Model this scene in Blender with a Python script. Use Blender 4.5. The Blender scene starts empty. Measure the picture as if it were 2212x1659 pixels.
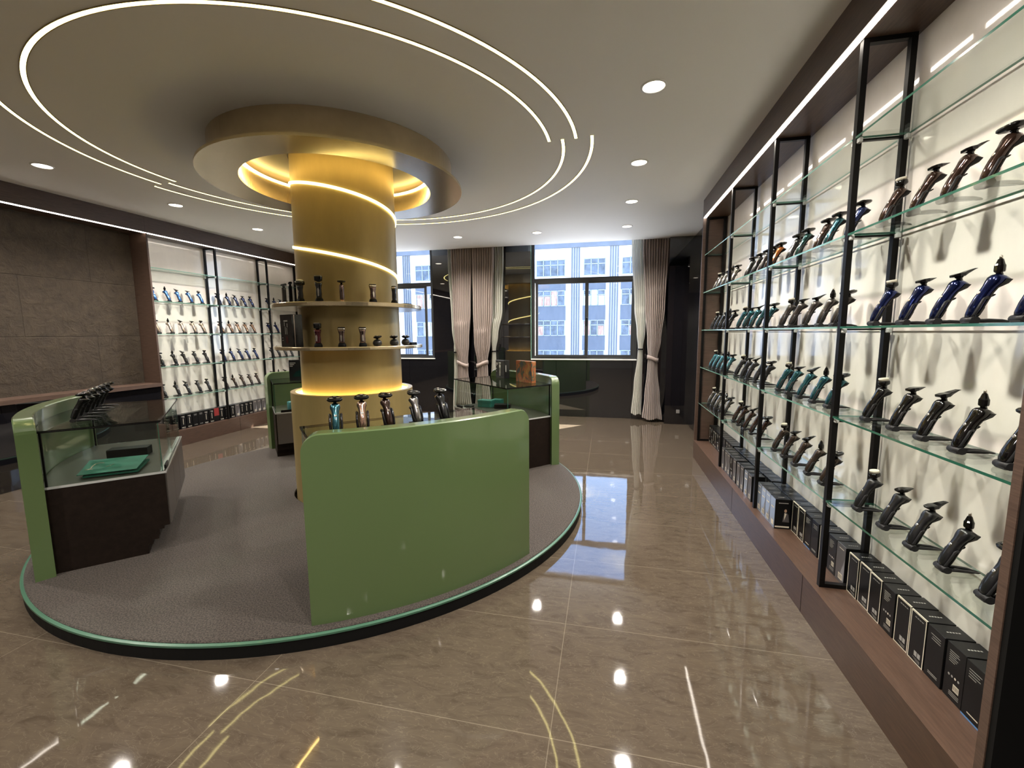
import bpy, math, random
from mathutils import Vector, Matrix
random.seed(7)
S = bpy.context.scene
COL = S.collection
PI = math.pi
rad = math.radians

# ------------------------------------------------------------------ camera
cam_data = bpy.data.cameras.new('camera')
cam_data.sensor_width = 36.0
cam_data.lens = 929.86 / 2212 * 36
cam_data.clip_start = 0.02
cam_data.clip_end = 400
cam = bpy.data.objects.new('camera', cam_data)
COL.objects.link(cam)
_yaw, _pit, _rol = rad(-12.358), rad(6.792), rad(0.4123)
_f = Vector((math.sin(_yaw) * math.cos(_pit), math.cos(_yaw) * math.cos(_pit), -math.sin(_pit)))
_r = Vector((math.cos(_yaw), -math.sin(_yaw), 0))
_d = _f.cross(_r)
_r2 = _r * math.cos(_rol) + _d * math.sin(_rol)
_d2 = -_r * math.sin(_rol) + _d * math.cos(_rol)
_M = Matrix((_r2, -_d2, -_f)).transposed().to_4x4()
_M.translation = Vector((0, 0, 1.5))
cam.matrix_world = _M
S.camera = cam

# ------------------------------------------------------------------ world, sun, exposure
SKY_STRENGTH = 3.2
SUN_STRENGTH = 30.0
EXPOSURE = 1.02
W = bpy.data.worlds.new('sky')
S.world = W
W.use_nodes = True
nt = W.node_tree
nt.nodes.clear()
def wn(t): return nt.nodes.new(t)
tc = wn('ShaderNodeTexCoord')
sep = wn('ShaderNodeSeparateXYZ'); nt.links.new(tc.outputs['Generated'], sep.inputs[0])
ramp = wn('ShaderNodeValToRGB'); nt.links.new(sep.outputs['Z'], ramp.inputs[0])
ramp.color_ramp.elements[0].position = 0.0; ramp.color_ramp.elements[0].color = (0.50, 0.70, 0.97, 1)
ramp.color_ramp.elements[1].position = 0.75; ramp.color_ramp.elements[1].color = (0.11, 0.29, 0.76, 1)
mapn = wn('ShaderNodeMapping'); mapn.inputs['Scale'].default_value = (1.0, 1.0, 2.6)
nt.links.new(tc.outputs['Generated'], mapn.inputs[0])
noi = wn('ShaderNodeTexNoise'); noi.inputs['Scale'].default_value = 3.2; noi.inputs['Detail'].default_value = 7; noi.inputs['Roughness'].default_value = 0.6
nt.links.new(mapn.outputs[0], noi.inputs['Vector'])
cr = wn('ShaderNodeValToRGB'); nt.links.new(noi.outputs['Fac'], cr.inputs[0])
cr.color_ramp.elements[0].position = 0.50; cr.color_ramp.elements[1].position = 0.66
mx = wn('ShaderNodeMixRGB'); nt.links.new(cr.outputs[0], mx.inputs[0]); nt.links.new(ramp.outputs[0], mx.inputs[1])
mx.inputs[2].default_value = (0.95, 0.96, 1.0, 1)
bg = wn('ShaderNodeBackground'); nt.links.new(mx.outputs[0], bg.inputs[0]); bg.inputs[1].default_value = SKY_STRENGTH
wo = wn('ShaderNodeOutputWorld'); nt.links.new(bg.outputs[0], wo.inputs[0])

sun = bpy.data.lights.new('sun', 'SUN'); sun.energy = SUN_STRENGTH; sun.angle = rad(0.53); sun.color = (1.0, 0.95, 0.86)
so = bpy.data.objects.new('sun', sun); COL.objects.link(so)
so.rotation_euler = Vector((-0.62, -0.66, -1.0)).to_track_quat('-Z', 'Y').to_euler()
so.location = (20, 30, 40)

S.view_settings.view_transform = 'Standard'
try: S.view_settings.look = 'None'
except Exception: pass
S.view_settings.exposure = EXPOSURE
S.view_settings.gamma = 1
S.view_settings.use_curve_mapping = False
S.cycles.max_bounces = 10
S.cycles.diffuse_bounces = 4
S.cycles.glossy_bounces = 4
S.cycles.transparent_max_bounces = 24
S.cycles.transmission_bounces = 6
S.cycles.caustics_reflective = False
S.cycles.caustics_refractive = False
S.cycles.sample_clamp_indirect = 6.0

# ------------------------------------------------------------------ helpers
class MB:
    """collects faces, then builds one mesh object"""
    def __init__(self): self.v = []; self.f = []; self.m = []; self.s = []
    def add(self, verts, faces, mi=0, smooth=False):
        o = len(self.v)
        self.v += [tuple(p) for p in verts]
        for fc in faces:
            self.f.append([o + i for i in fc]); self.m.append(mi); self.s.append(smooth)
        return self
    def box(self, x0, x1, y0, y1, z0, z1, mi=0, M=None):
        vs = [Vector((x, y, z)) for z in (z0, z1) for y in (y0, y1) for x in (x0, x1)]
        if M: vs = [M @ v for v in vs]
        return self.add(vs, [(0, 2, 3, 1), (4, 5, 7, 6), (0, 1, 5, 4), (2, 6, 7, 3), (0, 4, 6, 2), (1, 3, 7, 5)], mi)
    def rbox(self, x0, x1, y0, y1, z0, z1, r=0.004, mi=0, M=None):
        """box with chamfered vertical and horizontal edges"""
        rings = []
        def ring(i, z):
            a, b, c, d = x0 + i, x1 - i, y0 + i, y1 - i
            return [(a + r, c, z), (b - r, c, z), (b, c + r, z), (b, d - r, z), (b - r, d, z), (a + r, d, z), (a, d - r, z), (a, c + r, z)]
        rings = [ring(r, z0), ring(0, z0 + r), ring(0, z1 - r), ring(r, z1)]
        return self.rings(rings, True, mi, False, M)
    def rings(self, rings, caps=True, mi=0, smooth=True, M=None, closed=True):
        n = len(rings[0]); vs = [Vector(p) for r in rings for p in r]
        if M: vs = [M @ v for v in vs]
        fs = []
        for k in range(len(rings) - 1):
            for i in range(n if closed else n - 1):
                j = (i + 1) % n
                fs.append((k * n + i, k * n + j, (k + 1) * n + j, (k + 1) * n + i))
        self.add(vs, fs, mi, smooth)
        if caps:
            o = len(self.v) - len(vs)
            self.f.append([o + i for i in range(n)][::-1]); self.m.append(mi); self.s.append(False)
            self.f.append([o + (len(rings) - 1) * n + i for i in range(n)]); self.m.append(mi); self.s.append(False)
        return self
    def lathe(self, prof, n=32, c=(0, 0), mi=0, caps=True, smooth=True, M=None):
        rs = [[(c[0] + r * math.cos(2 * PI * i / n), c[1] + r * math.sin(2 * PI * i / n), z) for i in range(n)] for r, z in prof]
        return self.rings(rs, caps, mi, smooth, M)
    def washer(self, prof, n=64, c=(0, 0), mi=0, smooth=False):
        """closed (r, z) profile revolved into a solid ring"""
        k = len(prof); vs = []; fs = []
        for i in range(n):
            a = 2 * PI * i / n
            vs += [(c[0] + r * math.cos(a), c[1] + r * math.sin(a), z) for r, z in prof]
        for i in range(n):
            j = (i + 1) % n
            for q in range(k):
                w = (q + 1) % k
                fs.append((i * k + q, j * k + q, j * k + w, i * k + w))
        return self.add(vs, fs, mi, smooth)
    def arc(self, prof, a0, a1, n, c=(0, 0), mi=0, smooth=False):
        """closed (r, z) profile swept from angle a0 to a1 (radians), with end caps"""
        k = len(prof); vs = []; fs = []
        for i in range(n + 1):
            a = a0 + (a1 - a0) * i / n
            vs += [(c[0] + r * math.cos(a), c[1] + r * math.sin(a), z) for r, z in prof]
        for i in range(n):
            for q in range(k):
                w = (q + 1) % k
                fs.append((i * k + q, (i + 1) * k + q, (i + 1) * k + w, i * k + w))
        fs.append(tuple(range(k))); fs.append(tuple(n * k + q for q in range(k))[::-1])
        return self.add(vs, fs, mi, smooth)
    def prism(self, pts, z0, z1, mi=0, M=None):
        n = len(pts); vs = [Vector((x, y, z0)) for x, y in pts] + [Vector((x, y, z1)) for x, y in pts]
        if M: vs = [M @ v for v in vs]
        fs = [tuple(range(n))[::-1], tuple(range(n, 2 * n))] + [(i, (i + 1) % n, n + (i + 1) % n, n + i) for i in range(n)]
        return self.add(vs, fs, mi)
    def tube(self, path, r, n=8, mi=0, caps=True, sq=(1, 1)):
        rs = []
        for i, p in enumerate(path):
            p = Vector(p)
            t = (Vector(path[min(i + 1, len(path) - 1)]) - Vector(path[max(i - 1, 0)])).normalized()
            u = t.cross(Vector((0, 0, 1)))
            if u.length < 1e-3: u = t.cross(Vector((0, 1, 0)))
            u.normalize(); w = u.cross(t)
            rr = r[i] if isinstance(r, (list, tuple)) else r
            rs.append([p + u * (rr * sq[0] * math.cos(2 * PI * k / n)) + w * (rr * sq[1] * math.sin(2 * PI * k / n)) for k in range(n)])
        return self.rings(rs, caps, mi, True)
    def mesh(self, name, mats):
        me = bpy.data.meshes.new(name); me.from_pydata(self.v, [], self.f); me.update()
        for m in (mats if isinstance(mats, (list, tuple)) else [mats]): me.materials.append(m)
        me.polygons.foreach_set('material_index', self.m); me.polygons.foreach_set('use_smooth', self.s)
        return me
    def build(self, name, mats, parent=None, loc=None, rotz=0.0):
        return obj(name, self.mesh(name, mats), parent, loc, rotz)

def obj(name, me, parent=None, loc=None, rotz=0.0):
    o = bpy.data.objects.new(name, me); COL.objects.link(o)
    if parent is not None: o.parent = parent
    if loc: o.location = loc
    if rotz: o.rotation_euler = (0, 0, rotz)
    return o
def thing(name, label, cat, loc=(0, 0, 0), rotz=0.0, group=None):
    o = obj(name, None, None, loc, rotz); return tag(o, label, cat, group)
def tag(o, label, cat, group=None, kind=None):
    o['label'] = label; o['category'] = cat
    if group: o['group'] = group
    if kind: o['kind'] = kind
    return o
def struct(name, mb, mats, label=None, parent=None):
    o = mb.build(name, mats, parent)
    if parent is None: o['kind'] = 'structure'
    if label: o['label'] = label
    return o
def dup(root, label, loc, rotz=0.0, group=None):
    """copy of a thing with its parts and their sub-parts"""
    r = root.copy(); COL.objects.link(r); r.location = loc; r.rotation_euler = (0, 0, rotz); r['label'] = label
    if group: r['group'] = group
    for ch in list(root.children):
        c2 = ch.copy(); COL.objects.link(c2); c2.parent = r
        for g in list(ch.children):
            g2 = g.copy(); COL.objects.link(g2); g2.parent = c2
    return r

# ------------------------------------------------------------------ materials
def new_mat(name):
    m = bpy.data.materials.new(name); m.use_nodes = True
    return m, m.node_tree, m.node_tree.nodes['Principled BSDF']
def mat(name, col, rough=0.5, metal=0.0, ior=None, coat=0.0, coat_rough=0.03, bump=None, vary=None, trans=0.0, sheen=0.0, emis=None, estr=0.0, spec=None):
    """bump=(scale,strength,distance)  vary=(scale,amount[,stretch])"""
    m, t, b = new_mat(name)
    b.inputs['Base Color'].default_value = (*col, 1); b.inputs['Roughness'].default_value = rough
    b.inputs['Metallic'].default_value = metal
    if ior: b.inputs['IOR'].default_value = ior
    if spec is not None: b.inputs['Specular IOR Level'].default_value = spec
    b.inputs['Coat Weight'].default_value = coat; b.inputs['Coat Roughness'].default_value = coat_rough
    if trans: b.inputs['Transmission Weight'].default_value = trans
    if sheen: b.inputs['Sheen Weight'].default_value = sheen
    if emis:
        b.inputs['Emission Color'].default_value = (*emis, 1); b.inputs['Emission Strength'].default_value = estr
    co = t.nodes.new('ShaderNodeTexCoord')
    if vary:
        mp = t.nodes.new('ShaderNodeMapping'); t.links.new(co.outputs['Object'], mp.inputs[0])
        if len(vary) > 2: mp.inputs['Scale'].default_value = vary[2]
        n = t.nodes.new('ShaderNodeTexNoise'); n.inputs['Scale'].default_value = vary[0]; n.inputs['Detail'].default_value = 6
        n.inputs['Roughness'].default_value = 0.65
        t.links.new(mp.outputs[0], n.inputs['Vector'])
        r = t.nodes.new('ShaderNodeValToRGB'); t.links.new(n.outputs['Fac'], r.inputs[0])
        a = vary[1]
        r.color_ramp.elements[0].position = 0.3; r.color_ramp.elements[1].position = 0.7
        r.color_ramp.elements[0].color = (*[max(0, c * (1 - a)) for c in col], 1)
        r.color_ramp.elements[1].color = (*[min(1, c * (1 + a)) for c in col], 1)
        t.links.new(r.outputs[0], b.inputs['Base Color'])
    if bump:
        n = t.nodes.new('ShaderNodeTexNoise'); n.inputs['Scale'].default_value = bump[0]; n.inputs['Detail'].default_value = 5
        t.links.new(co.outputs['Object'], n.inputs['Vector'])
        bp = t.nodes.new('ShaderNodeBump'); bp.inputs['Strength'].default_value = bump[1]; bp.inputs['Distance'].default_value = bump[2]
        t.links.new(n.outputs['Fac'], bp.inputs['Height']); t.links.new(bp.outputs[0], b.inputs['Normal'])
    return m
def emit(name, col, s):
    m = bpy.data.materials.new(name); m.use_nodes = True; t = m.node_tree; t.nodes.clear()
    e = t.nodes.new('ShaderNodeEmission'); e.inputs[0].default_value = (*col, 1); e.inputs[1].default_value = s
    o = t.nodes.new('ShaderNodeOutputMaterial'); t.links.new(e.outputs[0], o.inputs[0]); return m
def sheet_glass(name, tint, gloss=1.0, ior=1.5):
    """thin clear glass: Fresnel mix of a mirror and a tinted clear sheet"""
    m = bpy.data.materials.new(name); m.use_nodes = True; t = m.node_tree; t.nodes.clear()
    tr = t.nodes.new('ShaderNodeBsdfTransparent'); tr.inputs[0].default_value = (*tint, 1)
    gl = t.nodes.new('ShaderNodeBsdfGlossy'); gl.inputs['Roughness'].default_value = 0.0; gl.inputs[0].default_value = (gloss, gloss, gloss, 1)
    fr = t.nodes.new('ShaderNodeFresnel'); fr.inputs[0].default_value = ior
    # the same reflectance from both sides of the sheet
    geo = t.nodes.new('ShaderNodeNewGeometry')
    mi = t.nodes.new('ShaderNodeMix'); mi.data_type = 'FLOAT'
    mi.inputs[2].default_value = ior; mi.inputs[3].default_value = 1.0 / ior
    t.links.new(geo.outputs['Backfacing'], mi.inputs[0]); t.links.new(mi.outputs[0], fr.inputs[0])
    mx = t.nodes.new('ShaderNodeMixShader'); t.links.new(fr.outputs[0], mx.inputs[0]); t.links.new(tr.outputs[0], mx.inputs[1]); t.links.new(gl.outputs[0], mx.inputs[2])
    o = t.nodes.new('ShaderNodeOutputMaterial'); t.links.new(mx.outputs[0], o.inputs[0]); return m

M_ceil = mat('ceiling_paint', (0.90, 0.895, 0.875), 0.6, bump=(260, 0.08, 0.002))
M_wood = mat('dark_walnut', (0.085, 0.052, 0.038), 0.42, vary=(9, 0.35, (1.0, 1.0, 22.0)), bump=(180, 0.1, 0.001))
M_woodh = mat('dark_walnut_lengthwise', (0.085, 0.052, 0.038), 0.38, vary=(9, 0.35, (14.0, 1.0, 14.0)), bump=(180, 0.1, 0.001))
M_plinth = mat('walnut_plinth', (0.070, 0.040, 0.027), 0.36, vary=(11, 0.32, (12.0, 1.0, 12.0)))
M_back = mat('glossy_pale_back_panel', (0.84, 0.785, 0.72), 0.25, coat=1.0, coat_rough=0.04, vary=(3.2, 0.07, (1, 1, 0.5)))
M_black = mat('black_metal', (0.004, 0.0035, 0.0035), 0.35, spec=0.18)
M_glass = sheet_glass('shelf_glass', (0.93, 0.965, 0.945))
M_case = sheet_glass('case_glass', (0.93, 0.975, 0.95), 0.8, 1.36)
M_pane = sheet_glass('window_glass', (0.93, 0.95, 0.96), 0.8)
M_gedge = mat('green_glass_edge', (0.022, 0.105, 0.068), 0.12, coat=0.4)
M_gedge2 = mat('pale_glass_edge', (0.17, 0.33, 0.27), 0.12, coat=0.5)
M_green = mat('green_lacquer', (0.092, 0.143, 0.054), 0.30, coat=1.0, coat_rough=0.05, bump=(420, 0.05, 0.001))
M_brass = mat('brushed_brass_paint', (0.36, 0.27, 0.11), 0.42, metal=0.45, vary=(5, 0.10, (1, 1, 0.3)), bump=(300, 0.06, 0.001))
M_brass2 = mat('satin_gold_sheet', (0.58, 0.47, 0.31), 0.22, metal=0.75, vary=(4, 0.12))
M_bglass = mat('black_wall_glass', (0.006, 0.006, 0.008), 0.02, ior=2.1)
M_frame = mat('window_frame_grey', (0.028, 0.030, 0.032), 0.4)
M_white = mat('white_trim', (0.75, 0.75, 0.73), 0.4)
M_case_base = mat('dark_laminate', (0.013, 0.0085, 0.0065), 0.45, spec=0.15, vary=(30, 0.25))
M_case_in = mat('case_floor_laminate', (0.05, 0.044, 0.036), 0.3, coat=0.2)
M_case_face = mat('grey_brown_drawer_fronts', (0.09, 0.078, 0.07), 0.33)
M_plat = mat('platform_black_kick', (0.006, 0.006, 0.006), 0.55, spec=0.15)
M_pstrip = mat('sea_green_edge_strip', (0.055, 0.14, 0.09), 0.35, coat=0.2)
M_drape = mat('taupe_drape', (0.285, 0.225, 0.20), 0.85, sheen=0.3, bump=(600, 0.12, 0.001))
M_tie = mat('taupe_tieback', (0.36, 0.29, 0.26), 0.8, sheen=0.3)
M_plate = mat('grey_socket_plate', (0.22, 0.21, 0.20), 0.4)
M_clip = mat('clear_shelf_clip', (0.45, 0.46, 0.45), 0.25, coat=0.3)
L_arc = emit('warm_led_line', (1.0, 0.86, 0.34), 4.5)
L_helix = emit('warm_led_helix', (1.0, 0.82, 0.30), 4.0)
L_cove = emit('amber_cove_led', (1.0, 0.66, 0.20), 11.0)
L_white = emit('neutral_led_line', (1.0, 0.90, 0.78), 7.0)
L_down = emit('downlight_disc', (1.0, 0.88, 0.70), 5.0)

# sheer curtain cloth: lets part of the daylight through
m, t, b = new_mat('white_sheer')
b.inputs['Base Color'].default_value = (0.84, 0.83, 0.77, 1); b.inputs['Roughness'].default_value = 0.9
tl = t.nodes.new('ShaderNodeBsdfTranslucent'); tl.inputs[0].default_value = (0.84, 0.83, 0.78, 1)
ms = t.nodes.new('ShaderNodeMixShader'); ms.inputs[0].default_value = 0.55
t.links.new(b.outputs[0], ms.inputs[1]); t.links.new(tl.outputs[0], ms.inputs[2])
t.links.new(ms.outputs[0], t.nodes['Material Output'].inputs[0])
M_sheer = m

# carpet
m, t, b = new_mat('grey_brown_carpet')
co = t.nodes.new('ShaderNodeTexCoord')
n = t.nodes.new('ShaderNodeTexNoise'); n.inputs['Scale'].default_value = 130; n.inputs['Detail'].default_value = 5; n.inputs['Roughness'].default_value = 0.8
t.links.new(co.outputs['Object'], n.inputs['Vector'])
r = t.nodes.new('ShaderNodeValToRGB'); t.links.new(n.outputs['Fac'], r.inputs[0])
r.color_ramp.elements[0].position = 0.42; r.color_ramp.elements[0].color = (0.018, 0.0145, 0.012, 1)
r.color_ramp.elements[1].position = 0.58; r.color_ramp.elements[1].color = (0.088, 0.071, 0.061, 1)
t.links.new(r.outputs[0], b.inputs['Base Color']); b.inputs['Roughness'].default_value = 0.95; b.inputs['Sheen Weight'].default_value = 0.03
bp = t.nodes.new('ShaderNodeBump'); bp.inputs['Strength'].default_value = 0.6; bp.inputs['Distance'].default_value = 0.004
t.links.new(n.outputs['Fac'], bp.inputs['Height']); t.links.new(bp.outputs[0], b.inputs['Normal'])
M_carpet = m

# polished marble-look floor tiles, 1.29 x 0.648
m, t, b = new_mat('polished_taupe_marble')
co = t.nodes.new('ShaderNodeTexCoord')
mp = t.nodes.new('ShaderNodeMapping'); mp.inputs['Scale'].default_value = (2.1, 5.6, 1.0); mp.inputs['Rotation'].default_value = (0, 0, rad(-12))
t.links.new(co.outputs['Object'], mp.inputs[0])
n1 = t.nodes.new('ShaderNodeTexNoise'); n1.inputs['Scale'].default_value = 2.6; n1.inputs['Detail'].default_value = 9; n1.inputs['Roughness'].default_value = 0.62; n1.inputs['Distortion'].default_value = 1.5
t.links.new(mp.outputs[0], n1.inputs['Vector'])
r1 = t.nodes.new('ShaderNodeValToRGB'); t.links.new(n1.outputs['Fac'], r1.inputs[0])
r1.color_ramp.elements[0].position = 0.30; r1.color_ramp.elements[0].color = (0.060, 0.045, 0.032, 1)
r1.color_ramp.elements[1].position = 0.70; r1.color_ramp.elements[1].color = (0.095, 0.074, 0.052, 1)
e = r1.color_ramp.elements.new(0.5); e.color = (0.084, 0.065, 0.047, 1)
n2 = t.nodes.new('ShaderNodeTexNoise'); n2.inputs['Scale'].default_value = 3.4; n2.inputs['Detail'].default_value = 6; n2.inputs['Distortion'].default_value = 2.6
t.links.new(mp.outputs[0], n2.inputs['Vector'])
r2 = t.nodes.new('ShaderNodeValToRGB'); t.links.new(n2.outputs['Fac'], r2.inputs[0])
for p_, c_ in ((0.485, 0.0), (0.50, 1.0), (0.515, 0.0)):
    if p_ == 0.485: r2.color_ramp.elements[0].position = p_; r2.color_ramp.elements[0].color = (0, 0, 0, 1)
    elif p_ == 0.515: r2.color_ramp.elements[-1].position = p_; r2.color_ramp.elements[-1].color = (0, 0, 0, 1)
    else: q = r2.color_ramp.elements.new(p_); q.color = (1, 1, 1, 1)
mv = t.nodes.new('ShaderNodeMixRGB'); mv.blend_type = 'MIX'; mv.inputs[2].default_value = (0.24, 0.20, 0.15, 1)
mm = t.nodes.new('ShaderNodeMath'); mm.operation = 'MULTIPLY'; mm.inputs[1].default_value = 0.22; t.links.new(r2.outputs[0], mm.inputs[0])
t.links.new(mm.outputs[0], mv.inputs[0]); t.links.new(r1.outputs[0], mv.inputs[1])
br = t.nodes.new('ShaderNodeTexBrick'); br.offset = 0.0; br.squash = 1.0
br.inputs['Scale'].default_value = 1.0; br.inputs['Brick Width'].default_value = 1.29; br.inputs['Row Height'].default_value = 0.648
br.inputs['Mortar Size'].default_value = 0.0016; br.inputs['Mortar Smooth'].default_value = 0.0
br.inputs['Color1'].default_value = (1, 1, 1, 1); br.inputs['Color2'].default_value = (0.90, 0.90, 0.90, 1); br.inputs['Mortar'].default_value = (1, 1, 1, 1)
mpb = t.nodes.new('ShaderNodeMapping'); mpb.inputs['Location'].default_value = (0.18 + 12.9, -1.43 + 12.96, 0)
t.links.new(co.outputs['Object'], mpb.inputs[0]); t.links.new(mpb.outputs[0], br.inputs['Vector'])
mt = t.nodes.new('ShaderNodeMixRGB'); mt.blend_type = 'MULTIPLY'; mt.inputs[0].default_value = 0.6
t.links.new(mv.outputs[0], mt.inputs[1]); t.links.new(br.outputs['Color'], mt.inputs[2])
mj = t.nodes.new('ShaderNodeMixRGB'); mj.inputs[2].default_value = (0.30, 0.26, 0.20, 1)
mjf = t.nodes.new('ShaderNodeMath'); mjf.operation = 'MULTIPLY'; mjf.inputs[1].default_value = 0.35
t.links.new(br.outputs['Fac'], mjf.inputs[0]); t.links.new(mjf.outputs[0], mj.inputs[0]); t.links.new(mt.outputs[0], mj.inputs[1])
t.links.new(mj.outputs[0], b.inputs['Base Color'])
b.inputs['Roughness'].default_value = 0.035; b.inputs['IOR'].default_value = 1.52
n3 = t.nodes.new('ShaderNodeTexNoise'); n3.inputs['Scale'].default_value = 4.5; n3.inputs['Detail'].default_value = 2; t.links.new(co.outputs['Object'], n3.inputs['Vector'])
bp = t.nodes.new('ShaderNodeBump'); bp.inputs['Strength'].default_value = 0.05; bp.inputs['Distance'].default_value = 0.01
t.links.new(n3.outputs['Fac'], bp.inputs['Height']); t.links.new(bp.outputs[0], b.inputs['Normal'])
M_floor = m

# rough split stone cladding with block joints
m, t, b = new_mat('rough_brown_stone')
co = t.nodes.new('ShaderNodeTexCoord')
n = t.nodes.new('ShaderNodeTexNoise'); n.inputs['Scale'].default_value = 9; n.inputs['Detail'].default_value = 10; n.inputs['Roughness'].default_value = 0.68; n.inputs['Distortion'].default_value = 0.4
t.links.new(co.outputs['Object'], n.inputs['Vector'])
r = t.nodes.new('ShaderNodeValToRGB'); t.links.new(n.outputs['Fac'], r.inputs[0])
r.color_ramp.elements[0].position = 0.25; r.color_ramp.elements[0].color = (0.030, 0.021, 0.013, 1)
r.color_ramp.elements[1].position = 0.75; r.color_ramp.elements[1].color = (0.068, 0.048, 0.030, 1)
sx = t.nodes.new('ShaderNodeSeparateXYZ'); t.links.new(co.outputs['Object'], sx.inputs[0])
cb = t.nodes.new('ShaderNodeCombineXYZ'); t.links.new(sx.outputs['Y'], cb.inputs['X']); t.links.new(sx.outputs['Z'], cb.inputs['Y'])
mpb = t.nodes.new('ShaderNodeMapping'); mpb.inputs['Location'].default_value = (12.3, -0.86 + 6.3, 0); t.links.new(cb.outputs[0], mpb.inputs[0])
br = t.nodes.new('ShaderNodeTexBrick'); br.offset = 0.5; br.inputs['Scale'].default_value = 1.0; br.inputs['Brick Width'].default_value = 1.3; br.inputs['Row Height'].default_value = 0.63
br.inputs['Mortar Size'].default_value = 0.006; br.inputs['Mortar Smooth'].default_value = 0.6
t.links.new(mpb.outputs[0], br.inputs['Vector'])
t.links.new(r.outputs[0], b.inputs['Base Color']); b.inputs['Roughness'].default_value = 0.85
sb = t.nodes.new('ShaderNodeMath'); sb.operation = 'MULTIPLY_ADD'; sb.inputs[1].default_value = -0.35
t.links.new(br.outputs['Fac'], sb.inputs[0]); t.links.new(n.outputs['Fac'], sb.inputs[2])
bp = t.nodes.new('ShaderNodeBump'); bp.inputs['Strength'].default_value = 0.9; bp.inputs['Distance'].default_value = 0.05
t.links.new(sb.outputs[0], bp.inputs['Height']); t.links.new(bp.outputs[0], b.inputs['Normal'])
M_stone = m

# ------------------------------------------------------------------ the setting
CZ = 2.965           # ceiling height
struct('floor', MB().box(-6.1, 1.6, -3.2, 7.8, -0.12, 0.0), M_floor)
# ceiling with a curtain pocket in front of the window wall
struct('ceiling', MB().box(-6.1, 1.6, -3.2, 7.38, CZ, CZ + 0.12).box(-6.1, 1.6, 7.38, 7.8, 3.22, 3.34).box(-6.1, 1.6, 7.36, 7.38, CZ + 0.12, 3.34), M_ceil)
WY = 7.65
W1, W2 = (-4.98, -3.17), (-1.31, 0.50)
wb = MB()
for x0, x1 in ((-6.1, W1[0]), (W1[1], -1.825), (-1.82, W2[0]), (W2[1], 1.6)): wb.box(x0, x1, WY, WY + 0.22, 0, 3.3)
for (a, c_) in ((W1[0], -3.69), (-3.685, W1[1]), (W2[0], -0.87), (-0.865, 0.44), (0.445, W2[1])): wb.box(a, c_, WY, WY + 0.22, 0, 1.015)
for a in (W1, W2): wb.box(a[0], a[1], WY, WY + 0.22, 3.12, 3.3)
struct('wall_back', wb, M_bglass, 'black glass clad wall around the two windows')
struct('wall_back_backing', MB().box(-6.1, 1.6, WY + 0.02, WY + 0.2, 0, 1.01).box(W1[1] + .01, W2[0] - .01, WY + 0.02, WY + 0.2, 0, 3.2), M_plat).name = 'trim_1'
# projecting black glass pier beside the right-hand cabinet
struct('trim_2', MB().box(0.945, 1.0, 7.30, WY, 0, CZ).box(1.0, 1.178, 7.30, WY, 0, CZ).box(1.18, 1.32, 7.302, WY, 0, CZ), M_bglass, 'black glass pier between curtain and right cabinet')
struct('wall_right', MB().box(1.308, 1.5, -3.2, 7.66, 0, CZ), M_bglass, 'black glass clad side wall')
struct('wall_left', MB().box(-6.1, -5.875, -3.2, 4.43, 0.86, 2.80), M_stone, 'rough brown stone cladding')
struct('trim_3', MB().box(-6.1, -5.9, 4.43, 7.8, 0, CZ).box(-6.1, -5.63, -3.2, 4.43, 0, 0.845), M_bglass, 'black plinth below the stone cladding')
struct('trim_4', MB().box(-6.1, -5.60, -3.2, 4.43, 0.846, 0.89), M_wood, 'brown ledge below the stone cladding')
struct('wall_front', MB().box(-6.1, 1.6, -3.4, -3.2, 0, CZ), mat('front_wall_paint', (0.30, 0.285, 0.265), 0.6))

struct('trim_7', MB().box(1.046, 1.308, 1.296, 1.3145, 0.0, CZ), M_plat, 'added dark sheet shading the near end of the right cabinet')  # thin black sheet added to darken the end panel that the rear lamps lit

# windows
def window(name, x0, x1, mull):
    y0, y1 = WY + 0.02, WY + 0.09
    w = MB()
    w.box(x0, x0 + 0.05, y0, y1, 1.035, 3.12).box(x1 - 0.05, x1, y0, y1, 1.035, 3.12)
    w.box(x0 + 0.05, x1 - 0.05, y0, y1, 1.035, 1.085).box(x0 + 0.05, x1 - 0.05, y0, y1, 2.37, 2.44).box(x0 + 0.05, x1 - 0.05, y0, y1, 3.07, 3.12)
    fr = struct(name, w, M_frame)
    sash = MB()
    for a, c_, dy in ((x0 + (0.07 if name == 'window_2' else 0.05), mull + 0.03, 0.0), (mull - 0.03, x1 - (0.05 if name == 'window_2' else 0.14), 0.03)):
        sash = MB()
        ya, yb = WY + 0.005 + dy, WY + 0.03 + dy
        sash.box(a, a + 0.045, ya, yb, 1.06, 2.385).box(c_ - 0.045, c_, ya, yb, 1.06, 2.385)
        sash.box(a + 0.045, c_ - 0.045, ya, yb, 1.06, 1.105).box(a + 0.045, c_ - 0.045, ya, yb, 2.34, 2.385)
        s = sash.build('window_sash', M_frame, fr)
        MB().box(a + 0.045, c_ - 0.045, ya + 0.011, ya + 0.014, 1.105, 2.34).build('window_pane', M_pane, s)
    MB().box(x0 + 0.05, x1 - 0.05, y0 + 0.03, y0 + 0.034, 2.44, 3.07).build('window_pane', M_pane, fr)
    MB().box(x0 - 0.01, x1 + 0.01, WY - 0.02, WY + 0.03, 1.016, 1.034).build('window_sill', M_white, fr)
    h = MB().rbox(mull - 0.015, mull + 0.01, WY - 0.03, WY + 0.006, 1.66, 1.75, 0.004).rbox(mull - 0.01, mull + 0.005, WY - 0.045, WY - 0.03, 1.60, 1.70, 0.003)
    h.build('window_latch', M_black, fr)
    MB().box(x0 + 0.052, x0 + 0.062, y0 + 0.005, y1, 1.09, 2.36).build('track_liner', M_white, fr)
window('window_1', W1[0], W1[1], -4.07)
window('window_2', W2[0], W2[1], -0.345)
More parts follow.
